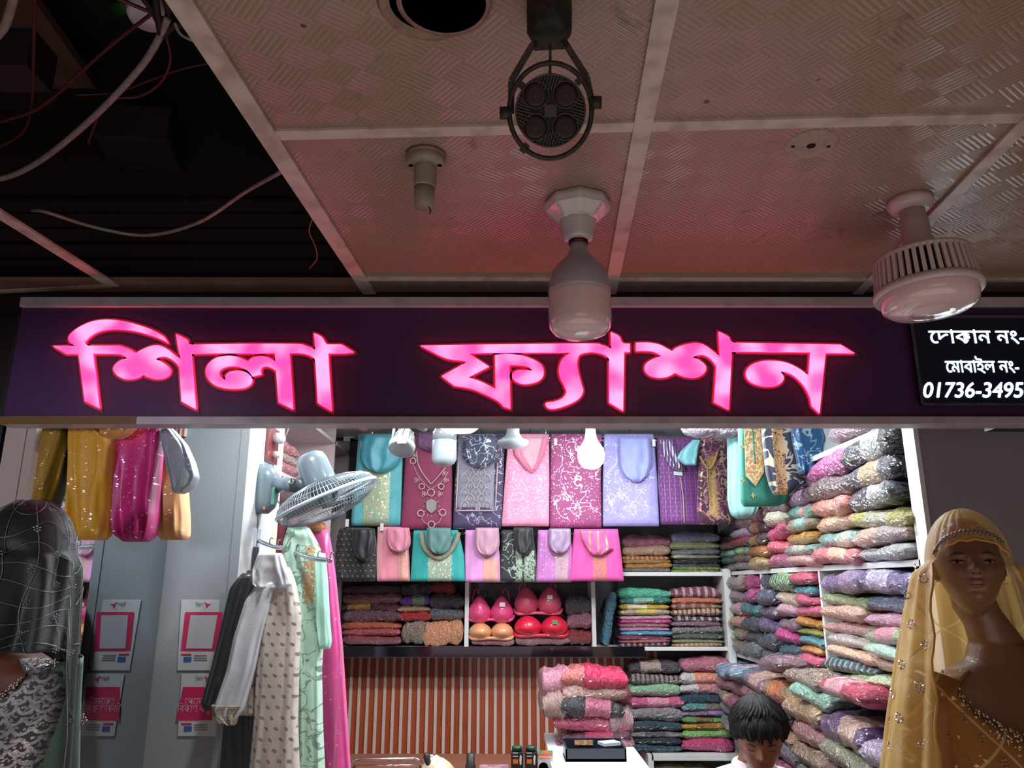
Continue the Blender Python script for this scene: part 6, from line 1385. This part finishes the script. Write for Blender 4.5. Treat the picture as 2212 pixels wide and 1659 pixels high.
# dress with a round neck line
m_gold_d = cloth('gold_dress', '#8a5a22', (('diamond','#c9b07c',13,.035), ('sequin','#fff0d0',160,(0,1,0,1),.97)), .5)
def neck_z(x):  # depth of the neckline below the torso origin at x (relative to centre)
    return -.055-.115*math.sqrt(max(0, 1-(x/.145)**2)) if abs(x) < .145 else -.05
def dress_front(cx, cy, z0, m, parent, nk, name='dress'):
    R = chest(cx, cy, z0, 1.045, 96); P = []
    rows_ = 40
    for i in range(rows_+1):
        t_ = i/rows_; row = []
        for j in range(96):
            a = 2*PI*j/96; x = math.cos(a)*.18
            top = nk(x) if math.sin(a) < 0 else -.07
            dz = top+(-.70-top)*t_
            k = 0; zs_ = [(r[0].z-z0) for r in R]
            while k < len(zs_)-2 and zs_[k+1] > dz: k += 1
            u = min(1, max(0, (zs_[k]-dz)/(zs_[k]-zs_[k+1]))); p = R[k][j].lerp(R[k+1][j], u); p.z = z0+dz; 
            c_ = V3(cx, cy, p.z); p = c_+(p-c_)*1.02; row.append(p)
        P.append(row)
    return MB().sheet(P, True).build(name, m, parent, True, solid=.003)
dress_front(TC[0], TC[1], TC[2], m_gold_d, man, neck_z)
for sx in (-1, 1):
    S0 = V3(TC[0]+sx*.165, TC[1], TC[2]-.10)
    MB().tube([S0+V3(-sx*.02,0,.035), S0+V3(sx*.01, 0, -.04), S0+V3(sx*.03, 0, -.15), S0+V3(sx*.035, -.01, -.30)], [.050, .056, .052, .050], 20).build('dress_sleeve', m_gold_d, man, True)
# beads along the neckline and flowers
m_bead = mat('silver_bead', '#b8b0a8', .22, .85); m_bead2 = mat('dull_silver', '#8c8278', .35, .7)
mb = MB(); rd = random.Random(3)
for k in range(300):
    x = -.148+.296*rd.random(); q = rd.random(); dz = neck_z(x)-.034*q-.002
    p = chest_xy(TC[0], TC[1], TC[2], 1.0, TC[0]+x, dz, .013); mb.ball(p, rd.uniform(.0016, .0034), 3)
o = mb.build('neckline_beads', m_bead, man, True); o['kind'] = 'stuff'
mb = MB()
for k in range(150):
    q = rd.random(); x = .02+.16*q+.0; dz = neck_z(.03)-.02-.30*q; 
    if dz < -.6: continue
    x = .035+rd.uniform(-.018, .018); dz = -.20-.40*rd.random()
    mb.ball(chest_xy(TC[0], TC[1], TC[2], 1.0, TC[0]+x, dz, .013), rd.uniform(.0016, .0032), 3)
o = mb.build('placket_beads', m_bead, man, True); o['kind'] = 'stuff'
def flower(p, nrm_, r, m, parent, name='sequin_flower', pet=8):
    nrm_ = Vector(nrm_).normalized(); u = nrm_.orthogonal().normalized(); v = nrm_.cross(u); mb = MB()
    for k in range(pet):
        a = 2*PI*k/pet; c = p+(u*math.cos(a)+v*math.sin(a))*r*.68; tt = (u*math.cos(a)+v*math.sin(a)); ss = nrm_.cross(tt)
        q = [c+tt*r*.36, c+ss*r*.2, c-tt*r*.28, c-ss*r*.2]; mb.add(q+[c+nrm_*r*.16], [(0,1,4),(1,2,4),(2,3,4),(3,0,4)])
    mb.add([p+(u*math.cos(2*PI*k/6)+v*math.sin(2*PI*k/6))*r*.2 for k in range(6)]+[p+nrm_*r*.2], [(k, (k+1) % 6, 6) for k in range(6)])
    return mb.build(name, m, parent, fix=False)
for r_ in range(9):
    for c_ in range(9):
        x = -.165+c_*.041+(r_ % 2)*.0205; dz = -.10-r_*.038
        if abs(x) > .165 or (abs(x) < .128 and dz > neck_z(x)-.045) or (0.012 < x < .058 and dz < -.19): continue
        p = chest_xy(TC[0], TC[1], TC[2], 1.0, TC[0]+x, dz, .0135); flower(p, (0, -1, .15), .0105, m_bead2, man)
# gold scarf: sheer cloth over the head, falling at both sides
def sheer(name, base, alpha, layers, emb_scale=1.):
    g = NG(name); uv = g.tc.outputs['UV']; sp = g.n.new('ShaderNodeSeparateXYZ'); g.l.new(uv, sp.inputs[0]); U, V_ = sp.outputs[0], sp.outputs[1]
    a = g.m('PINGPONG', g.m('ADD', g.m('MULTIPLY', U, layers[0]), g.m('MULTIPLY', V_, layers[1])), 1.); b = g.m('PINGPONG', g.m('SUBTRACT', g.m('MULTIPLY', U, layers[0]), g.m('MULTIPLY', V_, layers[1])), 1.)
    line = g.m('LESS_THAN', g.m('MINIMUM', a, b), layers[2])
    col = g.mix(line, base, layers[3]); g.set('Base Color', col); g.b.inputs['Roughness'].default_value = .5; g.b.inputs['Sheen Weight'].default_value = .3
    tr = g.n.new('ShaderNodeBsdfTransparent'); tl = g.n.new('ShaderNodeBsdfTranslucent'); g.put(tl.inputs[0], col)
    m1 = g.n.new('ShaderNodeMixShader'); m1.inputs[0].default_value = .35; g.l.new(g.b.outputs[0], m1.inputs[1]); g.l.new(tl.outputs[0], m1.inputs[2])
    m2 = g.n.new('ShaderNodeMixShader'); g.put(m2.inputs[0], g.m('MAXIMUM', g.m('ADD', alpha, g.m('MULTIPLY', g.noise(30, 2), .16)), line)); g.l.new(tr.outputs[0], m2.inputs[1]); g.l.new(m1.outputs[0], m2.inputs[2])
    g.l.new(m2.outputs[0], g.out.inputs[0]); g.bump(g.noise(300, 2), .2, .002); return g.mat
def sheet_uv(P, name, m, parent, solid=0):
    o = MB().sheet(P).build(name, m, parent, True, solid=solid, fix=False); me = o.data; uv = me.uv_layers.new(); r, c = len(P), len(P[0])
    for l in me.loops: uv.data[l.index].uv = ((l.vertex_index % c)/(c-1), (l.vertex_index//c)/(r-1))
    return o
m_scarf = sheer('sheer_gold', '#dcb464', .66, (9., 14., .035, '#cdb67a'))
def scarf_pt(t_, u, off=0.):
    """t_: 0 crown .. 1 lower hem; u: 0 front edge on the viewer's left .. 1 front edge on the viewer's right, round the back"""
    cx, cy, cz = RC.x, RC.y, RC.z
    az = -.80+(-2*PI+1.42)*u     # runs from the left front edge round the back to the right front edge
    if t_ < .30:               # hood
        q = t_/.30; el = PI/2*(1-q)*.98; k = 1.0
        p = XM @ head_pt(az, el, sM, True, .016+.006*q)
        fr = max(0, math.cos(az)); 
        return p+V3(0, 0, .004)
    q = (t_-.30)/.70; b = XM @ head_pt(az, 0, sM, True, .022)
    d = V3(math.sin(az), -math.cos(az), 0)
    left = max(0, -math.sin(az))
    spread = (.015+.10*q**.8)*(1+.25*left)+.018*q*math.sin(az*9+2)+.010*q*math.sin(az*21+q*3)+.006*math.sin(az*15+5*q)
    p = b+d*(spread+off); p.z = b.z-.72*q
    p.x += -.06*q*left
    if math.cos(az) > 0: p.y -= .04*q*math.cos(az)
    return p
nT, nU = 54, 150
P = [[scarf_pt(i/nT, j/nU) for j in range(nU+1)] for i in range(nT+1)]
sheet_uv(P, 'scarf', m_scarf, man)
# front of the hood: veil over the forehead
P = []
for i in range(13):
    q = i/12; row = []
    for j in range(61):
        az = -.84+1.54*j/60; el_e = .34+.05*math.cos(az*2)-.50*(abs(az)/.84)**3+.012*math.sin(az*22)
        el = PI/2*.97+(el_e-PI/2*.97)*q
        row.append((XM @ head_pt(az, max(el, -.3), sM, True, .017+.010*q**3+.002*math.sin(j*.8)*q))+V3(0, 0, .004))
    P.append(row)
sheet_uv(P, 'hood_front', sheer('sheer_gold_front', '#d6b670', .50, (4., 5., .05, '#cdb98a')), man)
MB().tube([p for p in P[-1]], .0022, 6).build('hood_hem', mat('gold_hem', '#b98a3c', .5), man, True)
for u_ in (0., 1.):
    MB().tube([scarf_pt(.30+.70*k/30, u_)+V3(.004*math.sin(k*1.3), 0, 0) for k in range(31)], .0028, 6).build('scarf_hem', mat('gold_hem', '#b98a3c', .5), man, True)
rd = random.Random(11)
for (t_, u_) in ((.2,.05),(.27,.11),(.33,.05),(.36,.16),(.42,.09),(.46,.03),(.44,.20),(.50,.13),(.54,.06),(.56,.19),(.60,.11),(.64,.04),(.66,.16),(.70,.09),(.76,.14),(.78,.05),(.84,.10),(.88,.18),(.92,.06),(.30,.22),(.62,.25),(.80,.24),(.35,.93),(.48,.96),(.6,.92)):
    p = scarf_pt(t_, u_); q = scarf_pt(t_, u_, .02); flower(p+(q-p)*.12, (q-p), .0125, m_bead, man, pet=10)
for k in range(60):   # lace border over the brow
    az = -.78+1.4*k/59
    p = (XM @ head_pt(az, .55+.05*math.cos(az*2)-.38*(abs(az)/.84)**3+.02*(k % 3), sM, True, .026)); MB().ball(p, .0035, 3).build('border_bead', m_bead2, man, True)

# ---- left mannequin, dark green veil
LC = PY(58, 1200, 1.78)
man2 = thing('mannequin', 'mannequin in a silver sequined gown under a dark green veil', 'mannequin', (LC.x-.02, LC.y+.05, LC.z-.9))
XL2 = Matrix.Translation(LC) @ Matrix.Rotation(math.radians(-38), 4, 'Z')
TL = (LC.x-.075, LC.y+.035, LC.z-.165)
mb = MB(); head_mesh(mb, XL2, .93, True, 90, 70)
mb.loft([ell((LC.x, LC.y+.02), .038, .044, LC.z-.04), ell((LC.x-.03, LC.y+.03), .042, .046, LC.z-.10), ell((TL[0], TL[1]), .052, .052, LC.z-.155), ell((TL[0], TL[1]), .08, .062, LC.z-.20)])
mb.loft(chest(TL[0], TL[1], TL[2], 1.))
o = mb.build('mannequin_body', mat('mannequin_brown', '#5c3424', .4), man2, True); remesh(o, .006, 2)
m_silv = cloth('silver_gown', '#3a3638', (('scale','#b4b0b2',38,.10), ('sequin','#d8dce4',240,(0,1,0,1),.62)), .5)
dress_front(TL[0], TL[1], TL[2], m_silv, man2, lambda x: -.075-.06*math.sqrt(max(0, 1-(x/.13)**2)) if abs(x) < .13 else -.055, 'gown')
mb = MB(); rd = random.Random(5)
for k in range(220):
    x = -.1+.27*rd.random(); dz = (-.075-.06*math.sqrt(max(0, 1-(x/.13)**2)) if abs(x) < .13 else -.058)-.016*rd.random()
    mb.ball(chest_xy(TL[0], TL[1], TL[2], 1.0, TL[0]+min(x, .165), dz, .014), rd.uniform(.002, .0036), 3)
o = mb.build('neckline_beads', m_bead, man2, True); o['kind'] = 'stuff'
m_veil = cloth('dark_green_veil', '#08120d', (), .6, sheen=.08)
def veil_pt(t_, u, off=0.):
    az = .35-(2*PI-.9)*u*1.0
    az = 2.9-5.0*u if False else (-1.9+4.2*u)   # covers the side towards the mirror and the back
    base = LC
    if t_ < .32:
        q = t_/.32; el = PI/2*(1-q)*.99; d = head_pt(az, el, .93, True, .018+.006*q); return base+V3(d.x*1.12, d.y, d.z)+V3(0, 0, .004)
    q = (t_-.32)/.68; d0 = head_pt(az, 0, .93, True, .024); d = V3(math.sin(az), -math.cos(az), 0)
    sp_ = .012+.045*q**.8+.014*q*math.sin(az*8+1)+.008*math.sin(az*17+3*q)*q+.006*math.sin(az*11)
    if math.cos(az) > 0: sp_ *= 1-.15*math.cos(az)
    return base+V3(d0.x*1.12, d0.y, 0)+d*(sp_+off)+V3(0, 0, -(.20+.56*min(1, max(0, (az-1.3)/.35)))*q)
P = [[veil_pt(i/44, j/120) for j in range(121)] for i in range(45)]
sheet_uv(P, 'veil', m_veil, man2, .002)
# drape down the shoulder
def drape_pt(t_, u, off=0.):
    az = .55+2.1*u; d = V3(math.sin(az), -math.cos(az), 0)
    r = .165+.02*math.sin(u*14)+.012*math.sin(u*31+t_*3)*t_+.05*t_
    return V3(TL[0], TL[1]*1., TL[2])+V3(d.x*(r+off)*1.12, d.y*(r+off)*.62, -.03-.06*(1-u)-.62*t_)
sheet_uv([[drape_pt(i/40, .32+.68*j/50) for j in range(51)] for i in range(41)], 'shoulder_drape', cloth('green_drape', '#24402e', (), .5, sheen=.3), man2, .003)
m_thread = mat('silver_thread', '#7c8688', .35, .6); vp = []
for k in range(9): vp.append([(.02+.98*i/24, .06+.105*k+.02*math.sin(k+i*.35)) for i in range(25)])
for k in range(9): vp.append([(.10+.11*k+.05*math.sin(i*.5+k), .02+.96*i/30) for i in range(31)])
for line in vp:
    MB().tube([veil_pt(min(a, 1), b, .004) if min(a,1) >= .32 else veil_pt(a, b)+(veil_pt(a, b)-LC).normalized()*.004 for a, b in line], .0007, 4).build('silver_thread', m_thread, man2, True)
for k in range(9):
    for j in range(8):
        if (k+j) % 2: continue
        t_ = .10+.11*k; u_ = .06+.105*j
        if t_ > .98: continue
        p = veil_pt(t_, u_); n_ = (p-LC); n_.z *= .3 if t_ > .32 else 1; flower(p+n_.normalized()*.006, n_, .009, m_thread, man2, 'veil_flower', 6)
for t_, u_ in ((.22, .62), (.50, .55), (.78, .60), (.35, .9), (.66, .92)):
    p = drape_pt(t_, u_, .006); mb = MB()
    for k in range(14): mb.ball(p+V3(.012*math.cos(k*2.4)*math.sqrt(k/14), -.004, .012*math.sin(k*2.4)*math.sqrt(k/14)), .003, 3)
    mb.build('bead_cluster', m_bead, man2, True)
